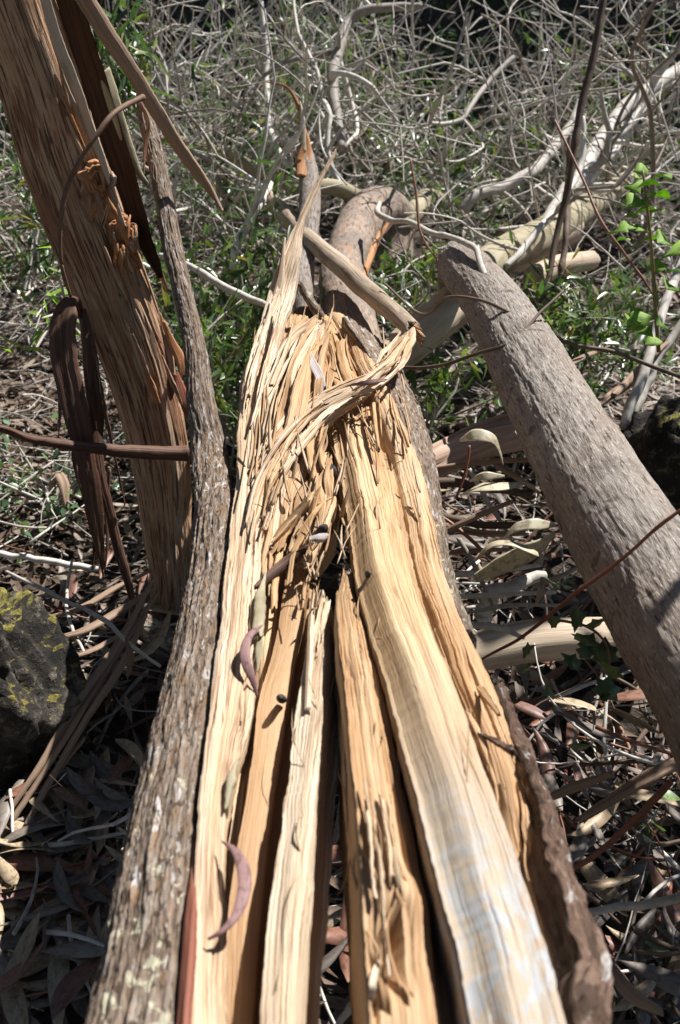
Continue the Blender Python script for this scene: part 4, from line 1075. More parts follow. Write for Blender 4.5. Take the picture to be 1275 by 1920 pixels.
logthing('ground_log', 'olive mossy limb running up to the right behind the grey log', 'log', [(880, 520, 34, 3.2), (940, 480, 34, 3.45), (1010, 445, 32, 3.75), (1080, 400, 28, 4.2), (1120, 375, 24, 4.5), (1190, 330, 18, 5.0)], 'olive_log', 24, 110, bark_relief(0.003, 14, 30, 8), (0, 0))
logthing('ground_log', 'short bare pale log end behind the top of the grey log', 'log', [(1000, 520, 22, 3.35), (1050, 498, 21, 3.5), (1108, 488, 18, 3.65)], 'pale_log', 24, 60, lambda a, u: 0.002 * vn(a * 50, u * 9, 6), (0.01, 0.02))
logthing('ground_log', 'pinkish log with peeling bark between the two trunks', 'log', [(770, 890, 30, 2.1), (810, 868, 34, 2.13), (880, 836, 36, 2.2), (950, 815, 34, 2.28), (1040, 800, 30, 2.36)], 'pink_log', 34, 120, stringy, (0.02, 0.0))
logthing('ground_log', 'smooth tan log lying low between the two trunks', 'log', [(840, 1235, 34, 2.05), (900, 1222, 38, 2.08), (980, 1205, 40, 2.12), (1060, 1198, 40, 2.15), (1160, 1195, 38, 2.2)], 'pale_log', 34, 120, lambda a, u: 0.002 * vn(a * 50, u * 7, 6), (0.0, 0.0))
logthing('curved_limb', 'dark brown limb arching out from behind the upright limb', 'branch', [(590, 350, 14, 3.7), (630, 352, 15, 3.75), (670, 372, 16, 3.8), (700, 400, 15, 3.85)], 'olive_log', 18, 50, None)
logthing('curved_limb', 'olive limb rising beside the bend of the far trunk', 'branch', [(752, 425, 20, 4.0), (778, 396, 20, 4.1), (800, 372, 18, 4.3), (822, 376, 16, 4.4)], 'olive_log', 18, 50, None)
logthing('curved_limb', 'brown limb low in the thicket left of the upright limb', 'branch', [(330, 262, 9, 4.4), (420, 290, 12, 4.3), (480, 318, 13, 4.2), (540, 345, 12, 4.1), (590, 372, 11, 4.0)], 'olive_log', 14, 60, None)

def kinky(p, d, length, r):
    """a dead limb: smooth arcs between sharp bends at its old nodes"""
    P = [np.asarray(p, float)]
    d = unit(np.asarray(d, float))
    done, nodes = 0.0, []
    while done < length:
        arc = random.uniform(0.10, 0.26)
        ax = unit(RNG.normal(size=3))
        bend = random.uniform(0.02, 0.15)
        k = max(3, int(arc / 0.035))
        for q in range(k):
            d = unit(d + np.cross(ax, d) * bend)
            P.append(P[-1] + d * (arc / k))
        done += arc
        nodes.append(len(P) - 1)
        d = unit(d + RNG.normal(0, 0.36, 3) + np.array((0, 0, 0.14)))
    return np.array(P), nodes


def branch_geo(p, d, length, r, bagx, depth=0):
    P, nodes = kinky(p, d, length, r)
    rr = np.linspace(r, max(0.0022, r * 0.4), len(P))
    bagx.add(*tube(P, rr, 7 if r > 0.008 else (6 if r > 0.004 else 4), caps=False))
    if depth < 2:
        for i in nodes[:-1]:
            if random.random() < (0.75 if depth == 0 else 0.4):
                t = unit(P[i] - P[i - 1])
                side = unit(np.cross(t, RNG.normal(size=3)))
                branch_geo(P[i], unit(t * 0.6 + side * 0.9), length * random.uniform(0.25, 0.55), max(0.0024, rr[i] * random.uniform(0.5, 0.75)), bagx, depth + 1)


TR = [
    ('forked grey branch standing straight up at the top, left of centre', [(487, -20, 5, 4.4), (496, 60, 6, 4.4), (500, 130, 6, 4.4), (502, 210, 6, 4.3), (512, 262, 6, 4.2), (540, 310, 6, 4.1)], 'twig'),
    ('thick pale branch hooked over at the top centre', [(790, 8, 6, 4.4), (730, 14, 8, 4.4), (680, 22, 9, 4.4), (650, 44, 10, 4.4), (634, 95, 11, 4.3), (625, 150, 11, 4.2), (628, 215, 10, 4.1), (645, 280, 9, 4.0)], 'twig'),
    ('smooth grey limb rising to the right edge', [(1000, 470, 14, 3.7), (1060, 370, 15, 4.0), (1110, 290, 14, 4.3), (1180, 195, 13, 4.6), (1275, 130, 12, 4.9), (1340, 95, 10, 5.1)], 'twig'),
    ('second grey limb just below the limb at the right edge', [(1020, 430, 9, 4.2), (1110, 330, 9, 4.4), (1180, 240, 9, 4.8), (1240, 165, 8, 5.0), (1330, 150, 7, 5.2)], 'twig'),
    ('pale branch arching through the middle of the thicket', [(868, 395, 10, 3.9), (890, 368, 10, 3.9), (940, 350, 11, 4.0), (995, 322, 11, 4.1), (1030, 285, 10, 4.3), (1075, 225, 9, 4.5), (1090, 190, 7, 4.6)], 'twig'),
    ('crooked pale branch left of the tall spike', [(436, 505, 8, 3.2), (444, 460, 8, 3.2), (458, 432, 8, 3.2), (480, 392, 7, 3.2), (505, 345, 7, 3.3)], 'twig'),
    ('grey branch reaching across behind the pale slab', [(300, 478, 5, 2.9), (350, 495, 6, 2.85), (410, 530, 7, 2.8), (470, 560, 7, 2.75), (505, 575, 6, 2.7)], 'twig'),
    ('dark straight stick slanting down from the top right', [(1135, -20, 6, 3.2), (1112, 110, 7, 3.2), (1086, 215, 7, 3.2), (1070, 330, 6, 3.2), (1044, 440, 6, 3.2), (1020, 560, 5, 3.15)], 'twig_dark'),
    ('second dark stick beside the slanting dark stick', [(1072, 260, 6, 3.4), (1064, 360, 7, 3.35), (1062, 430, 6, 3.3), (1050, 520, 6, 3.25)], 'twig_dark'),
    ('bent grey branch crossing the dark sticks', [(1090, 220, 6, 3.6), (1094, 260, 7, 3.6), (1088, 310, 7, 3.6), (1060, 370, 7, 3.5), (1010, 430, 7, 3.4), (950, 500, 6, 3.3)], 'twig'),
    ('thin dark twig reaching over the grey log from the right edge', [(720, 530, 2.5, 2.5), (790, 590, 3, 2.4), (838, 558, 3, 2.3), (900, 562, 3, 2.25), (960, 588, 3.5, 2.2), (1060, 640, 4, 2.2), (1150, 660, 4, 2.2), (1230, 690, 4, 2.2), (1300, 715, 4, 2.2)], 'twig_dark'),
    ('thin crooked twig curving over the grey log to the split trunk', [(752, 690, 3, 2.25), (830, 684, 3.5, 2.2), (900, 660, 3.5, 2.15), (962, 640, 3, 2.1), (1010, 590, 3, 2.15), (1056, 545, 2.5, 2.2)], 'twig_dark'),
    ('pale bare stick leaning at the right edge, nearest the frame', [(1168, 800, 9, 2.5), (1200, 720, 10, 2.55), (1226, 650, 10, 2.6), (1250, 560, 9, 2.7), (1285, 480, 9, 2.8)], 'twig'),
    ('pale bare stick leaning beside the one at the right edge', [(1180, 790, 8, 2.6), (1210, 730, 9, 2.65), (1235, 670, 8, 2.7), (1290, 590, 8, 2.75)], 'twig'),
    ('thin reddish stem slanting across the grey log', [(905, 1235, 2.5, 1.78), (985, 1190, 3.2, 1.66), (1040, 1145, 3.6, 1.58), (1085, 1108, 3.8, 1.52), (1150, 1060, 3.6, 1.46), (1220, 1000, 3.4, 1.42), (1290, 945, 3, 1.4)], 'twig_red'),
    ('thin red shoot beside the split trunk', [(812, 958, 3, 1.95), (870, 1000, 3.5, 1.93), (920, 1045, 3.5, 1.92), (962, 1072, 3, 1.92)], 'twig_red'),
    ('dark stick lying by the cream leaves', [(800, 906, 10, 2.05), (870, 908, 9, 2.06), (940, 918, 8, 2.08), (1000, 930, 7, 2.1)], 'twig_dark'),
    ('broken grey stick with a stub lying between the trunks', [(905, 1160, 16, 2.0), (925, 1115, 17, 1.98), (960, 1100, 14, 1.98), (1020, 1082, 12, 2.0)], 'twig'),
    ('knobbly grey stick lying on the tan log', [(858, 1168, 7, 1.88), (900, 1172, 7, 1.87), (945, 1178, 6, 1.86), (982, 1196, 4, 1.86)], 'twig'),
    ('pale stick crossing the litter at the lower right', [(1095, 1712, 7, 1.42), (1160, 1702, 8, 1.42), (1220, 1694, 9, 1.42), (1300, 1680, 9, 1.42)], 'twig'),
    ('rusty stick slanting through the lower right shade', [(1060, 1640, 5, 1.58), (1130, 1592, 6, 1.55), (1200, 1528, 7, 1.5), (1256, 1466, 7, 1.48)], 'twig_red'),
    ('tan bent stick entering at the lower edge', [(630, 1925, 7, 1.2), (660, 1885, 7, 1.15), (700, 1850, 6, 1.08)], 'twig'),
    ('pale shoot bowed over the thin twigs at right', [(1040, 225, 2.5, 2.6), (1090, 330, 2.5, 2.55), (1130, 420, 3, 2.5), (1190, 500, 2.5, 2.5), (1230, 560, 2, 2.5)], 'twig_red'),
    ('thin reddish twig hanging in front of the far trunk', [(770, 300, 2, 2.8), (780, 360, 2.5, 2.8), (785, 420, 2.5, 2.8), (800, 460, 2, 2.8), (830, 500, 2, 2.8)], 'twig_red'),
    ('forked grey stick over the litter left of the tree', [(10, 1070, 3, 2.2), (70, 1100, 4, 2.15), (140, 1135, 4, 2.1), (200, 1165, 5, 2.05), (235, 1200, 4, 2.05), (300, 1250, 3, 2.1)], 'twig'),
    ('thin upright twig in the sunlit litter left of the tree', [(160, 1230, 3, 2.2), (130, 1165, 3.5, 2.3), (125, 1110, 3, 2.4), (135, 1050, 2.5, 2.5)], 'twig'),
    ('pale branch lying across the litter at the left edge', [(-20, 1036, 5, 2.7), (60, 1046, 6, 2.7), (130, 1060, 6, 2.7), (190, 1068, 5, 2.7)], 'twig'),
]
for lb, rows, mt in TR:
    nm = 'stick' if 'stick' in lb else ('twig' if ('twig' in lb or 'shoot' in lb or 'stem' in lb) else 'branch')
    P, r = logP(rows, 70)
    P = P + np.stack([vn(np.arange(70) / 7.0, k_, random.randrange(999)) for k_ in (0.5, 1.5, 2.5)], 1) * r.max() * 0.4
    bb = Bag()
    bb.add(*tube(P, r, 10, lambda a, u: r.mean() * (0.10 * vn(a * 70, u * 25, 5) + 0.22 * sm(0.55, 0.8, vn(0.5, u * 16, 9)))))
    if mt == 'twig' and min(q[3] for q in rows) > 3.0:
        for q in range(random.randint(4, 7)):
            i_ = random.randint(8, 62)
            t_ = unit(P[i_ + 1] - P[i_])
            branch_geo(P[i_], unit(t_ * 0.6 + unit(np.cross(t_, RNG.normal(size=3))) * 0.8 + np.array((0, 0, 0.3))), random.uniform(0.2, 0.5), r[i_] * random.uniform(0.4, 0.65), bb, 1)
    link(nm, bb.mesh(nm, M[mt]), None, lb, nm)

# ------------------------------------------------------------------ rocks
def rock(name, label, c, size, seed, mat='rock'):
    n, m = 56, 72
    th = np.linspace(0.02, math.pi - 0.02, n)[:, None]
    ph = np.linspace(0, 2 * math.pi, m, endpoint=False)[None]
    D = np.stack([np.sin(th) * np.cos(ph), np.sin(th) * np.sin(ph), np.cos(th) * np.ones_like(ph)], -1)
    rs = np.random.default_rng(seed)
    rad = np.full((n, m), 1.0)
    for k in range(16):
        nn = unit(rs.normal(size=3))
        dd = rs.uniform(0.62, 0.95)
        dt = (D * nn).sum(-1)
        rad = np.minimum(rad, np.where(dt > 0.05, dd / np.maximum(dt, 0.05), 9))
    rad = rad + 0.06 * vn(D[..., 0] * 4 + D[..., 2] * 3, D[..., 1] * 4, seed) + 0.06 * vn(D[..., 0] * 12 + D[..., 2] * 9, D[..., 1] * 12, seed + 1) + 0.03 * vn(D[..., 0] * 40 + D[..., 2] * 31, D[..., 1] * 40, seed + 2)
    V = D * rad[..., None] * np.array(size)
    F = ring_faces(n, m)
    return link(name, make_mesh(name, V.reshape(-1, 3), F, None, M[mat]), None, label, 'rock', loc=c)


rock('rock', 'big mossy boulder at the left edge with yellow moss on top', at(-20, 1330, 2.0), (0.185, 0.17, 0.30), 4)
rock('rock', 'small grey stone in front of the mossy boulder', at(-75, 1230, 1.8), (0.08, 0.08, 0.17), 9)
rock('rock', 'dark brown boulder in shade behind the grey log at the right edge', at(1310, 890, 2.5), (0.22, 0.2, 0.21), 12, 'rock_dark')

# ------------------------------------------------------------------ leaves (shape used everywhere)
def leaf_grid(nl=9, length=0.14, width=0.022, bend=0.25, curl=0.15, fold=0.2, twist=0.0):
    t = np.linspace(0, 1, nl)
    w = width * np.sin(math.pi * np.clip(t, 0.0, 1) ** 0.72) * (1 - 0.15 * t)
    w[0] = width * 0.06
    w[-1] = width * 0.02
    ang = bend * (t - 0.5) * 2
    x = np.cumsum(np.r_[0, np.cos(ang[1:])]) / nl * length
    y = np.cumsum(np.r_[0, np.sin(ang[1:])]) / nl * length
    z = curl * length * (t - 0.5) ** 2 * 2
    V = []
    for k in range(nl):
        nx, ny = -math.sin(ang[k]), math.cos(ang[k])
        tw = twist * t[k]
        for s in (-1, 0, 1):
            V.append((x[k] + nx * w[k] * s * math.cos(tw), y[k] + ny * w[k] * s * math.cos(tw), z[k] + abs(s) * fold * w[k] + s * w[k] * math.sin(tw)))
    V = np.array(V)
    F = np.array([(k * 3 + s, k * 3 + s + 1, (k + 1) * 3 + s + 1, (k + 1) * 3 + s) for k in range(nl - 1) for s in (0, 1)])
    return V - V.mean(0) * np.array((1, 1, 0)), F


def solid_leaf(name, mat, **kw):
    V, F = leaf_grid(**kw)
    n = len(V)
    V2 = V - np.array((0, 0, 0.0007))
    F2 = F[:, ::-1] + n
    nl = n // 3
    rim = []
    for k in range(nl - 1):
        rim.append((k * 3, (k + 1) * 3, (k + 1) * 3 + n, k * 3 + n))
        rim.append((k * 3 + 2 + n, (k + 1) * 3 + 2 + n, (k + 1) * 3 + 2, k * 3 + 2))
    return make_mesh(name, np.vstack([V, V2]), np.vstack([F, F2, np.array(rim)]), np.vstack([V[:, 1::-1], V2[:, 1::-1]]), mat)


def eul(rz, tilt=0.25):
    return (random.uniform(-tilt, tilt), random.uniform(-tilt, tilt), rz)


LEAFM = {k: [solid_leaf('fallen_leaf', M[k], nl=8, length=random.uniform(0.12, 0.19), width=random.uniform(0.011, 0.017), bend=random.uniform(-0.5, 0.5), curl=random.uniform(-0.25, 0.45), fold=random.uniform(-0.3, 0.5), twist=random.uniform(-0.7, 0.7)) for _ in range(6)] for k in ('litter_grey', 'litter_red', 'litter_tan')}
LOOK = {'litter_grey': 'grey', 'litter_red': 'reddish brown', 'litter_tan': 'tan'}


def place_leaf(x, y, z, where, tilt=0.3, sc=1.0, name='fallen_leaf', mats=('litter_grey', 'litter_grey', 'litter_red', 'litter_tan')):
    k = random.choice(mats)
    size = 'small' if sc < 0.95 else ('long' if sc > 1.15 else '')
    lb = ' '.join(f'dry {size} {LOOK[k]} gum leaf {where}'.split())
    o = link(name, random.choice(LEAFM[k]), None, lb, 'leaf', lb.replace('dry ', '').replace(' leaf ', ' leaves '), loc=(x, y, z))
    o.rotation_euler = eul(random.uniform(0, 6.28), tilt)
    o.scale = (sc, sc, sc)
    return o


ZONES = [((0, 1480, 270, 1690), 66, 'in the shade below the mossy boulder'), ((0, 1690, 220, 1920), 84, 'in the shade at the lower left corner'),
         ((60, 1080, 300, 1350), 25, 'by the foot of the leaning tree'),
         ((1000, 1250, 1275, 1560), 26, 'under the lower end of the grey log'), ((1060, 1560, 1275, 1740), 22, 'beside the pale stick at the lower right'), ((1120, 1740, 1275, 1920), 26, 'in the lower right corner'),
         ((820, 940, 1060, 1180), 14, 'above the tan log between the trunks'), ((880, 1260, 1060, 1420), 14, 'below the tan log between the trunks'),
         ((600, 1450, 700, 1920), 12, 'seen through the gap in the split trunk')]
for (x0, y0, x1, y1), n, wh in ZONES:
    for k in range(n):
        p = ground_at(random.uniform(x0, x1), random.uniform(y0, y1), 0.03)
        place_leaf(p[0], p[1], float(terrain(p[0], p[1])) + random.uniform(0.05, 0.13), wh, sc=random.uniform(0.8, 1.25))

# leaves one can name
def one_leaf(pts, wpx, mat, label, roll=(0, 0), cup=0.002, name='fallen_leaf', lie=0.5):
    return dpart(name, pts, wpx, mat, None, roll, 0.0008, cup * 0.5, 40, 7, 0.0, label, 'leaf', None, (0, 0), 0.0012, None, lie)


def hd(x, y, h):
    return (x, y, dz(y, ZT + h))


one_leaf([hd(416, 1578, .02), hd(444, 1600, .03), hd(460, 1650, .03), hd(446, 1710, .028), hd(418, 1745, .025), hd(390, 1762, .02)], [2, 15, 25, 25, 13, 3], 'mauve_leaf', 'long mauve sickle leaf lying on the pale slab near the camera', (0, 0))
one_leaf([hd(492, 1172, .03), hd(468, 1192, .04), hd(460, 1230, .035), hd(474, 1270, .02), hd(484, 1306, .0)], [2, 13, 20, 16, 5], 'mauve_leaf', 'curled mauve leaf hanging in the crack beside the tan plank', (10, -20))
one_leaf([hd(482, 1260, .01), hd(486, 1220, .015), hd(488, 1190, .012)], [4, 18, 6], 'olive_log', 'dull grey leaf tucked behind the curled mauve leaf', (30, 10))
CL = [([(862, 826, 2.0), (890, 815, 1.97), (925, 822, 1.97), (938, 848, 2.0), (944, 872, 2.02)], [4, 26, 22, 12, 3], 'arched cream leaf at the top of the fallen gum sprig'),
      ([(868, 925, 1.98), (900, 914, 1.96), (940, 912, 1.96), (990, 905, 1.97)], [6, 28, 22, 3], 'flat cream leaf, lowest of the fallen gum sprig'),
      ([(880, 902, 1.98), (906, 893, 1.96), (946, 892, 1.97)], [4, 18, 3], 'small cream leaf in the middle of the fallen gum sprig'),
      ([(942, 1012, 1.9), (965, 990, 1.87), (1000, 982, 1.86), (1044, 984, 1.88)], [4, 22, 24, 6], 'broad cream leaf arched against the grey log'),
      ([(892, 1050, 1.9), (920, 1022, 1.87), (955, 1018, 1.86), (990, 1030, 1.86), (1030, 1050, 1.87)], [8, 20, 18, 20, 4], 'long looping cream leaf below the broad arched one'),
      ([(890, 1085, 1.92), (940, 1060, 1.9), (1000, 1030, 1.88), (1040, 1000, 1.88)], [16, 34, 34, 6], 'big pale leaf slanting up to the grey log'),
      ([(950, 1086, 1.9), (985, 1072, 1.88), (1025, 1062, 1.88)], [5, 18, 4], 'orange brown leaf under the big pale leaf'),
      ([(1004, 1134, 1.88), (1014, 1110, 1.87), (1018, 1082, 1.88)], [4, 18, 8], 'brown leaf hanging down by the grey stick'),
      ([(1038, 1334, 1.8), (1070, 1344, 1.8), (1110, 1372, 1.78)], [10, 16, 4], 'sunlit tan leaf in the shade below the ivy'),
      ([(240, 1268, 2.0), (244, 1230, 1.98), (236, 1196, 1.98)], [4, 20, 6], 'rusty leaf dangling over the bark strips')]
for pts, w, lb in CL:
    f_ = 0.94 if pts[0][1] < 980 or pts[0][1] > 1200 else 0.895
    pts = [(x, y, d * f_) for x, y, d in pts]
    one_leaf(pts, w, 'litter' if ('orange' in lb or 'brown' in lb or 'rusty' in lb or 'tan' in lb) else 'cream_leaf', lb, (random.uniform(-40, 40), random.uniform(-40, 40)), 0.001)
logthing('twig', 'reddish stalk of the fallen gum sprig', 'twig', [(855, 935, 2.5, 2.0), (868, 900, 3, 2.0), (878, 860, 3, 2.0), (880, 835, 3, 2.0)], 'twig_red', 6, 20)

# bark strips heaped at lower left and elsewhere
STR = [([(-20, 1600, 1.85), (60, 1480, 1.9), (130, 1370, 1.95), (200, 1260, 2.05), (250, 1180, 2.15), (292, 1112, 2.3)], [9, 13, 15, 14, 12, 6]),
       ([(-10, 1560, 1.87), (70, 1440, 1.92), (150, 1310, 2.0), (220, 1210, 2.1), (285, 1090, 2.28)], [12, 16, 18, 16, 8]),
       ([(20, 1600, 1.84), (90, 1470, 1.9), (165, 1340, 1.97), (226, 1250, 2.05), (276, 1150, 2.2)], [10, 14, 14, 14, 6]),
       ([(60, 1520, 1.95), (110, 1440, 1.95), (160, 1380, 1.97)], [10, 18, 6]),
       ([(95, 1200, 2.25), (160, 1180, 2.25), (230, 1140, 2.3), (290, 1100, 2.35)], [12, 18, 18, 8]),
       ([(110, 1240, 2.2), (170, 1220, 2.2), (225, 1190, 2.25)], [14, 22, 8]),
       ([(80, 1160, 2.35), (150, 1140, 2.35), (220, 1100, 2.4), (280, 1070, 2.45)], [8, 16, 16, 6]),
       ([(1080, 1540, 1.6), (1140, 1500, 1.6), (1220, 1450, 1.6), (1290, 1420, 1.62)], [14, 22, 26, 20]),
       ([(1020, 1500, 1.65), (1090, 1470, 1.62), (1150, 1450, 1.6)], [12, 20, 8]),
       ([(1140, 1800, 1.45), (1180, 1860, 1.4), (1240, 1900, 1.38)], [8, 26, 14]),
       ([(1150, 740, 2.5), (1190, 700, 2.6), (1240, 650, 2.7), (1290, 620, 2.75)], [10, 16, 14, 8]),
       ([(1110, 770, 2.5), (1150, 735, 2.55), (1200, 705, 2.65)], [10, 18, 8]),
       ([(1040, 700, 2.9), (1090, 670, 2.95), (1140, 650, 3.0)], [10, 14, 6]),
       ([(95, 920, 2.9), (105, 890, 2.9), (118, 905, 2.88), (124, 950, 2.86)], [8, 22, 20, 10])]
STRL = ['widest long bark strip slanting from the lower left up to the leaning tree', 'thin long bark strip along the upper edge of the slanting heap', 'thin long bark strip along the lower edge of the slanting heap', 'short bark strip at the foot of the mossy boulder',
        'flat bark strip above the boulder, middle of the three lying crosswise', 'broad bark strip nearest the boulder, lowest of the three lying crosswise', 'narrow bark strip farthest back of the three lying crosswise',
        'broad bark strip lying under the lower end of the grey log', 'short bark strip left of the broad one under the grey log', 'curled bark strip in the lower right corner', 'long bark strip behind the grey log by the pale sticks',
        'short bark strip nearest the grey log by the pale sticks', 'small bark strip in the green leaves behind the grey log', 'tan scrap of bark upright in the litter left of the tree']
for k, (pts, w) in enumerate(STR):
    lb, gp = STRL[k], ('bark strips heaped by the mossy boulder' if k < 7 else ('bark strips in the litter at the right' if k < 13 else None))
    dpart('bark_piece', pts, w, 'tan_strip', None, (random.uniform(-40, 40), random.uniform(-40, 40)), 0.004, 0.004, 90, 10, 0.0012, lb, 'bark', gp, lie=0.6)
logthing('stick', 'dark rotten stick lying at the foot of the leaning tree', 'stick', [(270, 1170, 22, 2.5), (300, 1195, 24, 2.45), (340, 1215, 22, 2.4)], 'bark', 14, 30, bark_relief(0.004, 7), (0.02, 0.0))

# ------------------------------------------------------------------ litter that nobody could count
def leaves_mesh(name, Pp, Dv, Uv, Ln, Wd, Cu, mat, nl=5):
    n = len(Pp)
    t = np.linspace(0, 1, nl)
    w = np.sin(math.pi * t ** 0.75) + 0.04
    D = unit(Dv)
    Sd = unit(np.cross(D, Uv))
    Up = np.cross(Sd, D)
    V = np.zeros((n, nl, 3, 3))
    for k in range(nl):
        c = Pp + D * (Ln * t[k])[:, None] + Up * (Cu * Ln * t[k] ** 2)[:, None]
        for s in (-1, 0, 1):
            V[:, k, s + 1] = c + Sd * (s * Wd * w[k])[:, None] + Up * (abs(s) * 0.3 * Wd * w[k])[:, None]
    f = np.array([(k * 3 + s, k * 3 + s + 1, (k + 1) * 3 + s + 1, (k + 1) * 3 + s) for k in range(nl - 1) for s in (0, 1)])
    F = (f[None] + (np.arange(n) * nl * 3)[:, None, None]).reshape(-1, 4)
    uvt = np.stack(np.meshgrid(np.array((-1, 0, 1)) * 0.012, t * 0.1), -1).reshape(-1, 2)
    uv = (uvt[None] + RNG.random((n, 1, 2)) * 5).reshape(-1, 2)
    return make_mesh(name, V.reshape(-1, 3), F, uv, mat)


def scatter_ground(n, x0, x1, y0, y1, zlo, zhi):
    x, y = RNG.uniform(x0, x1, n), RNG.uniform(y0, y1, n)
    return np.stack([x, y, terrain(x, y) + RNG.uniform(zlo, zhi, n)], 1)


def rand_dirs(n, flat=0.3):
    a = RNG.uniform(0, 2 * math.pi, n)
    return unit(np.stack([np.cos(a), np.sin(a), RNG.normal(0, flat, n)], 1))


nL = 21000
Pp = np.vstack([scatter_ground(9000, -2.2, 2.2, 0.2, 3.6, 0.0, 0.05), scatter_ground(6000, -3.2, 3.6, 2.6, 5.5, 0.0, 0.07), scatter_ground(6000, -3.2, -0.5, 2.5, 5.8, 0.0, 0.10)])
link('leaf_litter', leaves_mesh('leaf_litter', Pp, rand_dirs(nL, 0.15), unit(RNG.normal(0, 0.35, (nL, 3)) + np.array((0, 0, 1))), RNG.uniform(0.06, 0.17, nL), RNG.uniform(0.005, 0.012, nL), RNG.uniform(-0.2, 0.4, nL), M['litter']), kind='stuff', label='brown gum leaf litter covering the forest floor')


def crooked(p, d, length, seg, wob, drift=(0, 0, 0)):
    n = max(4, int(length / seg))
    P = [np.asarray(p, float)]
    d = unit(np.asarray(d, float))
    turn = RNG.normal(0, wob, 3)
    for k in range(n):
        turn = 0.80 * turn + RNG.normal(0, wob, 3) * 0.8
        d = unit(d + turn + np.asarray(drift))
        P.append(P[-1] + d * seg)
    return np.array(P)


bag = Bag()
for k in range(3500):
    if k >= 2300:
        p = scatter_ground(1, -3.2, -0.5, 2.5, 5.8, 0.02, 0.22)[0]
    elif k < 1000:
        p = scatter_ground(1, -2.0, 2.0, 0.3, 3.4, 0.01, 0.09)[0]
    else:
        p = scatter_ground(1, -3.2, 3.6, 2.8, 6.0, 0.01, 0.16)[0]
    L_ = random.uniform(0.08, 0.4)
    P = crooked(p, rand_dirs(1, 0.12)[0], L_, 0.04, 0.10)
    r = random.uniform(0.0012, 0.0038)
    bag.add(*tube(P, np.linspace(r, r * 0.5, len(P)), 4, caps=False))
link('twig_litter', bag.mesh('twig_litter', M['twig']), kind='stuff', label='fine dead twigs strewn over the forest floor')

# individual twigs in the near litter
TWL = {'twig': 'grey', 'twig_dark': 'dark brown', 'twig_red': 'reddish'}
ZT2 = [((0, 1000, 300, 1300), 30, 'in the litter around the mossy boulder'), ((0, 1450, 270, 1900), 30, 'in the shaded litter left of the split trunk'),
       ((840, 900, 1060, 1180), 34, 'above the tan log between the trunks'), ((880, 1260, 1120, 1450), 24, 'below the tan log between the trunks'),
       ((1000, 1400, 1275, 1650), 30, 'under the lower end of the grey log'), ((1080, 1650, 1275, 1920), 34, 'in the litter at the lower right corner')]
for (x0, y0, x1, y1), n, wh in ZT2:
    for k in range(n):
        g0 = ground_at(random.uniform(x0, x1), random.uniform(y0, y1), 0.05)
        p = np.array((g0[0], g0[1], float(terrain(g0[0], g0[1])) + random.uniform(0.03, 0.14)))
        P = crooked(p, rand_dirs(1, 0.15)[0], random.uniform(0.15, 0.55), 0.04, 0.09)
        r = random.uniform(0.0018, 0.0055)
        V, F, uv = tube(P, np.linspace(r, r * 0.4, len(P)), 6)
        mt = random.choice(['twig', 'twig', 'twig_dark', 'twig_red'])
        lb = f"{'thin' if r < 0.0035 else 'stout'} {TWL[mt]} dead twig {wh}"
        link('fallen_twig', make_mesh('fallen_twig', V, F, uv, M[mt]), None, lb, 'twig', lb.replace('twig ', 'twigs '))

# ------------------------------------------------------------------ thicket of dead branches
def inv(x, y, d):
    return at(x, y, d)


def in_heap(x, y, p):
    g = float(terrain(p[0], p[1]))
    if not (g - 0.05 < p[2] < g + 1.05):
        return False
    if x < 500 and y < 120 and random.random() < 0.75:
        return False
    if 760 < x < 1000 and y < 90 and random.random() < 0.8:
        return False
    if y < 60 and random.random() < 0.5:
        return False
    return True


def place_words(x, y):
    return ('behind the leaning tree and limb' if x < 420 else 'above the tall spike' if x < 660 else 'above the bend of the far trunk' if x < 860 else 'left of the dark slanting stick' if x < 1060 else 'at the right edge above the sapling') + (', high up' if y < 200 else ', low down')


for k in range(215):
    # they lie through the heap of the fallen crown
    while True:
        d = random.uniform(3.9, 7.0)
        x, y = random.uniform(-40, 1320), random.uniform(-20, 430)
        if 560 < x < 860 and y > 300 and random.random() < 0.7:
            continue
        p = at(x, y, d)
        if in_heap(x, y, p):
            break
    b_ = Bag()
    L_ = random.uniform(0.6, 1.4)
    dv = unit(np.array((random.gauss(0.15, 0.8), random.gauss(0, 0.4), random.gauss(0.7, 0.6))))
    r0 = random.choice((0.004, 0.005, 0.006, 0.007, 0.008, 0.010, 0.013))
    branch_geo(p - dv * L_ * 0.5, dv, L_, r0, b_)
    mt = random.choice(('twig', 'twig', 'twig_pale', 'twig_dun'))
    lb = f"{'stout' if r0 > 0.009 else 'slender'} crooked {dict(twig='grey', twig_pale='pale', twig_dun='dun brown')[mt]} branch {place_words(x, y)}"
    link('bare_branch', b_.mesh('bare_branch', M[mt]), None, lb, 'branch', lb.replace('branch', 'branches'))

bag = Bag()
for k in range(800):
    d = random.uniform(3.4, 8.5)
    x, y = random.uniform(-150, 1420), (random.uniform(300, 640) if d < 4.5 else random.uniform(-30, 400))
    p = at(x, y, d)
    if not in_heap(x, y, p):
        continue
    L_ = random.uniform(0.2, 0.7)
    P = crooked(p, unit(RNG.normal(size=3) * np.array((1, 0.7, 0.8))), L_, 0.045, 0.14)
    r = random.uniform(0.0022, 0.0046)
    bag.add(*tube(P, np.linspace(r, r * 0.5, len(P)), 4, caps=False))
link('twig_tangle', bag.mesh('twig_tangle', M['twig']), kind='stuff', label='mass of fine dead twigs filling the thicket')
nU = 20000
ux, uy = RNG.uniform(-5, 6, nU), RNG.uniform(5.6, 11.5, nU)
Pu = np.stack([ux, uy, terrain(ux, uy) + RNG.uniform(0.0, 0.35, nU) + 1.8 * RNG.random(nU) ** 1.5 * sm(6.8, 8.6, uy)], 1)
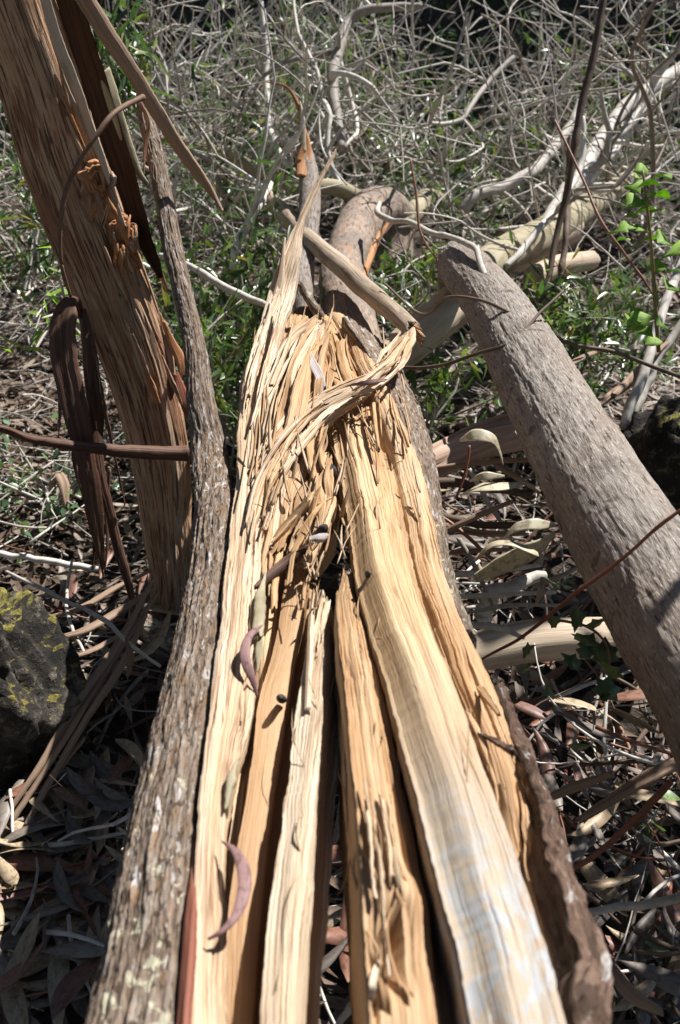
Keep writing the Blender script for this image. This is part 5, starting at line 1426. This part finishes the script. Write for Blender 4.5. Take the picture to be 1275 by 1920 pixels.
link('undergrowth', leaves_mesh('undergrowth', Pu, rand_dirs(nU, 0.6), unit(RNG.normal(0, 0.7, (nU, 3)) + np.array((0, 0, 1))), RNG.uniform(0.06, 0.14, nU), RNG.uniform(0.008, 0.022, nU), RNG.uniform(-0.3, 0.3, nU), M['darkleaf']), kind='stuff', label='undergrowth around the dead thicket, leaves coloured near black to stand for shade')

# ------------------------------------------------------------------ leafy shrubs
def shrub(label, c, size, nstem, nleaf, mat='green', ll=(0.04, 0.08), lw=(0.004, 0.009), stem='twig', group=None, droop=0.2, name='leafy_shrub'):
    root = thing(name, label, 'shrub', group)
    c = np.asarray(c, float)
    sb = Bag()
    Pl, Dl = [], []
    for k in range(nstem):
        off = RNG.normal(0, 0.28, 3) * size
        base = np.array((c[0] + off[0] * 0.6, c[1] + off[1] * 0.6, c[2] - size[2]))
        tip = c + RNG.uniform(-1, 1, 3) * size * np.array((1, 1, 0.95))
        mid = (base + tip) / 2 + RNG.normal(0, 0.08, 3)
        P = spline([base, mid, tip], 12)
        sb.add(*tube(P, np.linspace(0.005, 0.0012, 12), 5, caps=False))
        per = nleaf // nstem
        t = RNG.uniform(0.25, 1, per)
        idx = np.clip((t * 11).astype(int), 0, 10)
        base_p = P[idx] + (P[idx + 1] - P[idx]) * RNG.random((per, 1)) + RNG.normal(0, 0.02, (per, 3))
        Pl.append(base_p)
        Dl.append(unit(unit(P[idx + 1] - P[idx]) * 0.6 + RNG.normal(0, 0.7, (per, 3)) + np.array((0, 0, -droop))))
    Pl, Dl = np.vstack(Pl), np.vstack(Dl)
    n = len(Pl)
    link('stem', sb.mesh('stem', M[stem]), root)
    link('foliage', leaves_mesh('foliage', Pl, Dl, unit(RNG.normal(0, 0.6, (n, 3)) + np.array((0, 0, 1))), RNG.uniform(*ll, n), RNG.uniform(*lw, n), RNG.uniform(-0.3, 0.2, n), M[mat]), root, kind='stuff')
    return root


shrub('dense gum regrowth between the limb and the pale slab', at(400, 520, 3.3), np.array((0.26, 0.35, 0.42)), 46, 1500)
shrub('gum regrowth low behind the pale slab', at(430, 660, 2.9), np.array((0.16, 0.3, 0.25)), 26, 700)
shrub('gum leaves at the top left behind the hanging bark', at(215, 70, 2.9), np.array((0.10, 0.2, 0.2)), 14, 200, ll=(0.07, 0.12), lw=(0.006, 0.010))
shrub('gum sprig at the left edge beside the leaning tree', at(30, 330, 3.2), np.array((0.12, 0.3, 0.35)), 16, 300, ll=(0.06, 0.10))
shrub('small gum sprig at the left of the hanging strips', at(105, 540, 2.5), np.array((0.06, 0.06, 0.06)), 5, 34, 'bright', ll=(0.05, 0.08), lw=(0.006, 0.009))
shrub('gum leaves under the broken branch', at(760, 530, 3.6), np.array((0.28, 0.4, 0.14)), 24, 520)
shrub('gum leaves in the shade behind the grey log', at(1110, 580, 3.2), np.array((0.28, 0.4, 0.16)), 30, 800)
shrub('gum leaves between the far trunk and the grey log', at(800, 700, 2.9), np.array((0.16, 0.3, 0.18)), 20, 360)
shrub('gum leaves in the dead thicket above the grey log', at(830, 280, 4.4), np.array((0.35, 0.5, 0.28)), 24, 520)
shrub('sparse gum leaves in the thicket at the top right', at(1160, 180, 5.2), np.array((0.7, 0.7, 0.5)), 30, 800)
shrub('sparse gum leaves in the thicket at the top middle', at(720, 130, 5.4), np.array((0.7, 0.7, 0.4)), 30, 800)
shrub('gum leaves behind the hanging bark strip', at(390, 200, 4.2), np.array((0.4, 0.6, 0.45)), 24, 420)
shrub('bushy gum leaves left of the hooked branch', at(520, 90, 5.0), np.array((0.5, 0.7, 0.35)), 26, 600)
shrub('low green creeper on the sunlit litter at the left', at(110, 880, 3.0), np.array((0.30, 0.35, 0.10)), 22, 240, 'ivy', (0.02, 0.035), (0.008, 0.014))
shrub('low creeper in the lower right corner', ground_at(1180, 1620, 0.06), np.array((0.18, 0.2, 0.08)), 14, 90, 'ivy', (0.03, 0.045), (0.010, 0.016))


shrub('unseen leafy bush beyond the right edge, added to shade the grey log', np.array((1.31, 1.60, 1.46)), np.array((0.40, 0.46, 0.45)), 46, 2300, ll=(0.04, 0.08), lw=(0.006, 0.012))  # out-of-view bush placed to shade the lower grey log


# round bright leaves at the right edge
def round_leaf(name, mat, r):
    k = 12
    an = np.linspace(0, 2 * math.pi, k, endpoint=False)
    V = np.array([(0, 0, 0)] + [(r * math.cos(q), r * 0.78 * math.sin(q), 0.18 * r * math.sin(q) ** 2 + 0.1 * r * math.cos(q)) for q in an])
    V = np.vstack([V, V - np.array((0, 0, 0.0006))])
    j = np.arange(k)
    F = [np.concatenate([np.stack([np.zeros(k, int), 1 + j, 1 + (j + 1) % k], 1), np.stack([np.full(k, k + 1), k + 2 + (j + 1) % k, k + 2 + j], 1)]), np.stack([1 + j, k + 2 + j, k + 2 + (j + 1) % k, 1 + (j + 1) % k], 1)]
    return make_mesh(name, V, F, V[:, :2], mat)


seedl = thing('sapling', 'young sapling with bright round green leaves at the right edge', 'sapling')
P, r = logP([(1235, 660, 4, 2.35), (1228, 560, 4, 2.3), (1222, 470, 3, 2.25), (1215, 400, 3, 2.22), (1205, 320, 2, 2.2)], 30)
V, F, uv = tube(P, r, 6)
link('stem', make_mesh('stem', V, F, uv, M['stem_green']), seedl)
RL = solid_leaf('leaf', M['bright'], nl=9, length=0.058, width=0.022, bend=0.15, curl=-0.25, fold=0.25, twist=0.1)
for (x, y, s) in ((1205, 318, .8), (1190, 350, 1), (1218, 345, 1.1), (1192, 375, 1.1), (1215, 372, .9), (1205, 395, 1.1), (1240, 330, 1), (1180, 385, .8), (1238, 365, .9), (1160, 430, 1.2), (1180, 425, 1.0), (1205, 430, .9), (1250, 450, 1.5), (1222, 362, .7), (1198, 332, .7), (1186, 405, .8), (1230, 395, .8), (1168, 448, .7), (1215, 448, .8), (1192, 578, .8), (1212, 622, .8), (1262, 508, .8), (1235, 500, .9), (1255, 532, 1.2), (1200, 600, 1.2), (1185, 598, 1.0), (1240, 605, 1.0), (1228, 640, .9), (1270, 470, 1.6)):
    o = link('leaf', RL, seedl, loc=at(x, y, random.uniform(2.16, 2.32)))
    o.rotation_euler = (random.uniform(0.1, 0.7), random.uniform(-0.4, 0.4), random.uniform(0, 6.28))
    o.scale = (s, s, s)


def ivy_leaf(name, mat, r):
    pts = [(0, -1), (0.35, -0.75), (0.95, -0.62), (0.72, -0.1), (1.0, 0.32), (0.42, 0.42), (0.0, 1.1), (-0.42, 0.42), (-1.0, 0.32), (-0.72, -0.1), (-0.95, -0.62), (-0.35, -0.75)]
    k = len(pts)
    V = np.array([(0, 0, 0)] + [(r * a_, r * b_, 0.22 * r * abs(a_) - 0.12 * r * b_ * b_) for a_, b_ in pts])
    V = np.vstack([V, V - np.array((0, 0, 0.0006))])
    j = np.arange(k)
    F = [np.concatenate([np.stack([np.zeros(k, int), 1 + j, 1 + (j + 1) % k], 1), np.stack([np.full(k, k + 1), k + 2 + (j + 1) % k, k + 2 + j], 1)]), np.stack([1 + j, k + 2 + j, k + 2 + (j + 1) % k, 1 + (j + 1) % k], 1)]
    return make_mesh(name, V, F, V[:, :2], mat)


ivy = thing('ivy_vine', 'trailing ivy with lobed leaves beside the grey log', 'ivy')
P, r = logP([(1000, 1160, 3, 1.7), (1060, 1165, 3, 1.68), (1110, 1180, 3, 1.66), (1140, 1220, 2.5, 1.66), (1140, 1300, 2, 1.68)], 30)
V, F, uv = tube(P, r, 6)
link('stem', make_mesh('stem', V, F, uv, M['stem_green']), ivy)
IL = ivy_leaf('leaf', M['ivy'], 0.020)
for (x, y, s) in ((1085, 1160, 1.1), (1122, 1168, 1.0), (1105, 1205, .9), (1135, 1222, 1.2), (1100, 1222, .8), (1140, 1255, 1.2), (1138, 1290, 1.2), (1088, 1195, .8), (1042, 1165, .7), (1062, 1095, .8), (1035, 1095, .8), (1130, 1310, .9), (990, 1220, .8), (990, 1252, .8), (1070, 1240, 1.0), (1030, 1300, .8), (1090, 1400, 1), (1068, 1090, .6)):
    o = link('leaf', IL, ivy, loc=at(x, y, random.uniform(1.6, 1.68)))
    o.rotation_euler = (random.uniform(0.1, 1.2), random.uniform(-0.6, 0.6), random.uniform(0, 6.28))
    o.scale = (s, s, s)

# ------------------------------------------------------------------ shaded forest edge behind
def crown_cloud(c, size, n, ll, lw):
    u = unit(RNG.normal(size=(n, 3)))
    rr = RNG.random((n, 1)) ** 0.5
    P = c + u * rr * size * (1 + 0.25 * np.sin(u[:, :1] * 7 + u[:, 2:] * 5))
    return P, unit(RNG.normal(0, 1, (n, 3)) + np.array((0, 0, -0.3))), RNG.uniform(*ll, n), RNG.uniform(*lw, n)


def forest_tree(label, x, y, h, cs, n, group='trees shading the edge of the clearing'):
    z0 = float(terrain(x, y)) - 0.1
    root = thing('forest_tree', label, 'tree', group)
    P = spline([(x, y, z0), (x + random.uniform(-.2, .2), y, z0 + h * 0.4), (x + random.uniform(-.3, .3), y + .1, z0 + h)], 20)
    V, F, uv = tube(P, np.linspace(0.12, 0.03, 20), 10)
    link('trunk', make_mesh('trunk', V, F, uv, M['bark']), root)
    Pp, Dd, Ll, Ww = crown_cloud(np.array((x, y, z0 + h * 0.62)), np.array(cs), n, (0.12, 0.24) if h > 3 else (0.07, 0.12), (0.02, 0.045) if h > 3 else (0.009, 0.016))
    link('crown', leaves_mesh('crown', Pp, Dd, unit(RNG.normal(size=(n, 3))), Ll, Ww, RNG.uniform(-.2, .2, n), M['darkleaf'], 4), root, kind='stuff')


for k, (x, y, h, cs, n) in enumerate([(-3.6, 10.6, 5.5, (2.0, 1.4, 2.6), 3600), (-1.2, 11.0, 5.5, (2.0, 1.4, 2.6), 3600), (1.2, 10.8, 5.5, (2.0, 1.4, 2.6), 3600), (3.6, 11.2, 5.5, (2.0, 1.5, 2.6), 3600), (6.0, 11.0, 5.5, (2.0, 1.5, 2.6), 3200), (-6, 12.5, 5.5, (2.0, 1.5, 2.6), 2600)]):
    forest_tree('dark leafy tree in the shade behind the dead thicket', x, y, h, cs, n)

forest_tree('small unseen leafy tree outside the right edge, added to shade the litter', 1.75, 2.7, 2.7, (0.62, 0.75, 0.5), 900, None)  # out-of-view tree put in to darken the litter between the trunks
# out-of-view trees added around the clearing to cut the sky fill
for k, (x, y, h, cs, n) in enumerate([(-4.2, 1.5, 7, (2.3, 2.3, 2.9), 3600), (-4.6, 6.0, 7, (2.2, 2.4, 2.9), 3400), (-2.4, -2.8, 7, (2.4, 2.2, 2.9), 3600), (1.6, -3.2, 7, (2.4, 2.2, 2.9), 3600), (5.0, -1.6, 6, (2.2, 2.2, 2.4), 3200), (-0.6, -2.0, 8.5, (2.6, 1.7, 1.6), 3000), (-2.9, 1.2, 8, (2.0, 2.4, 1.6), 2600), (-1.9, 4.4, 9, (1.7, 1.9, 1.6), 2600), (0.1, -0.9, 9, (1.7, 1.7, 1.5), 2600)]):
    forest_tree(['unseen tall leafy tree added left of the clearing', 'unseen tall leafy tree added left of the thicket', 'unseen tall leafy tree added behind on the left', 'unseen tall leafy tree added behind on the right', 'unseen leafy tree added to the right of the clearing', 'unseen overhanging tree added behind the clearing', 'unseen overhanging tree added on the left of the clearing', 'unseen tall slim tree added beyond the leaning tree', 'unseen tall slim tree added just behind the clearing'][k], x, y, h, cs, n, 'unseen trees added around the clearing to block sky light')
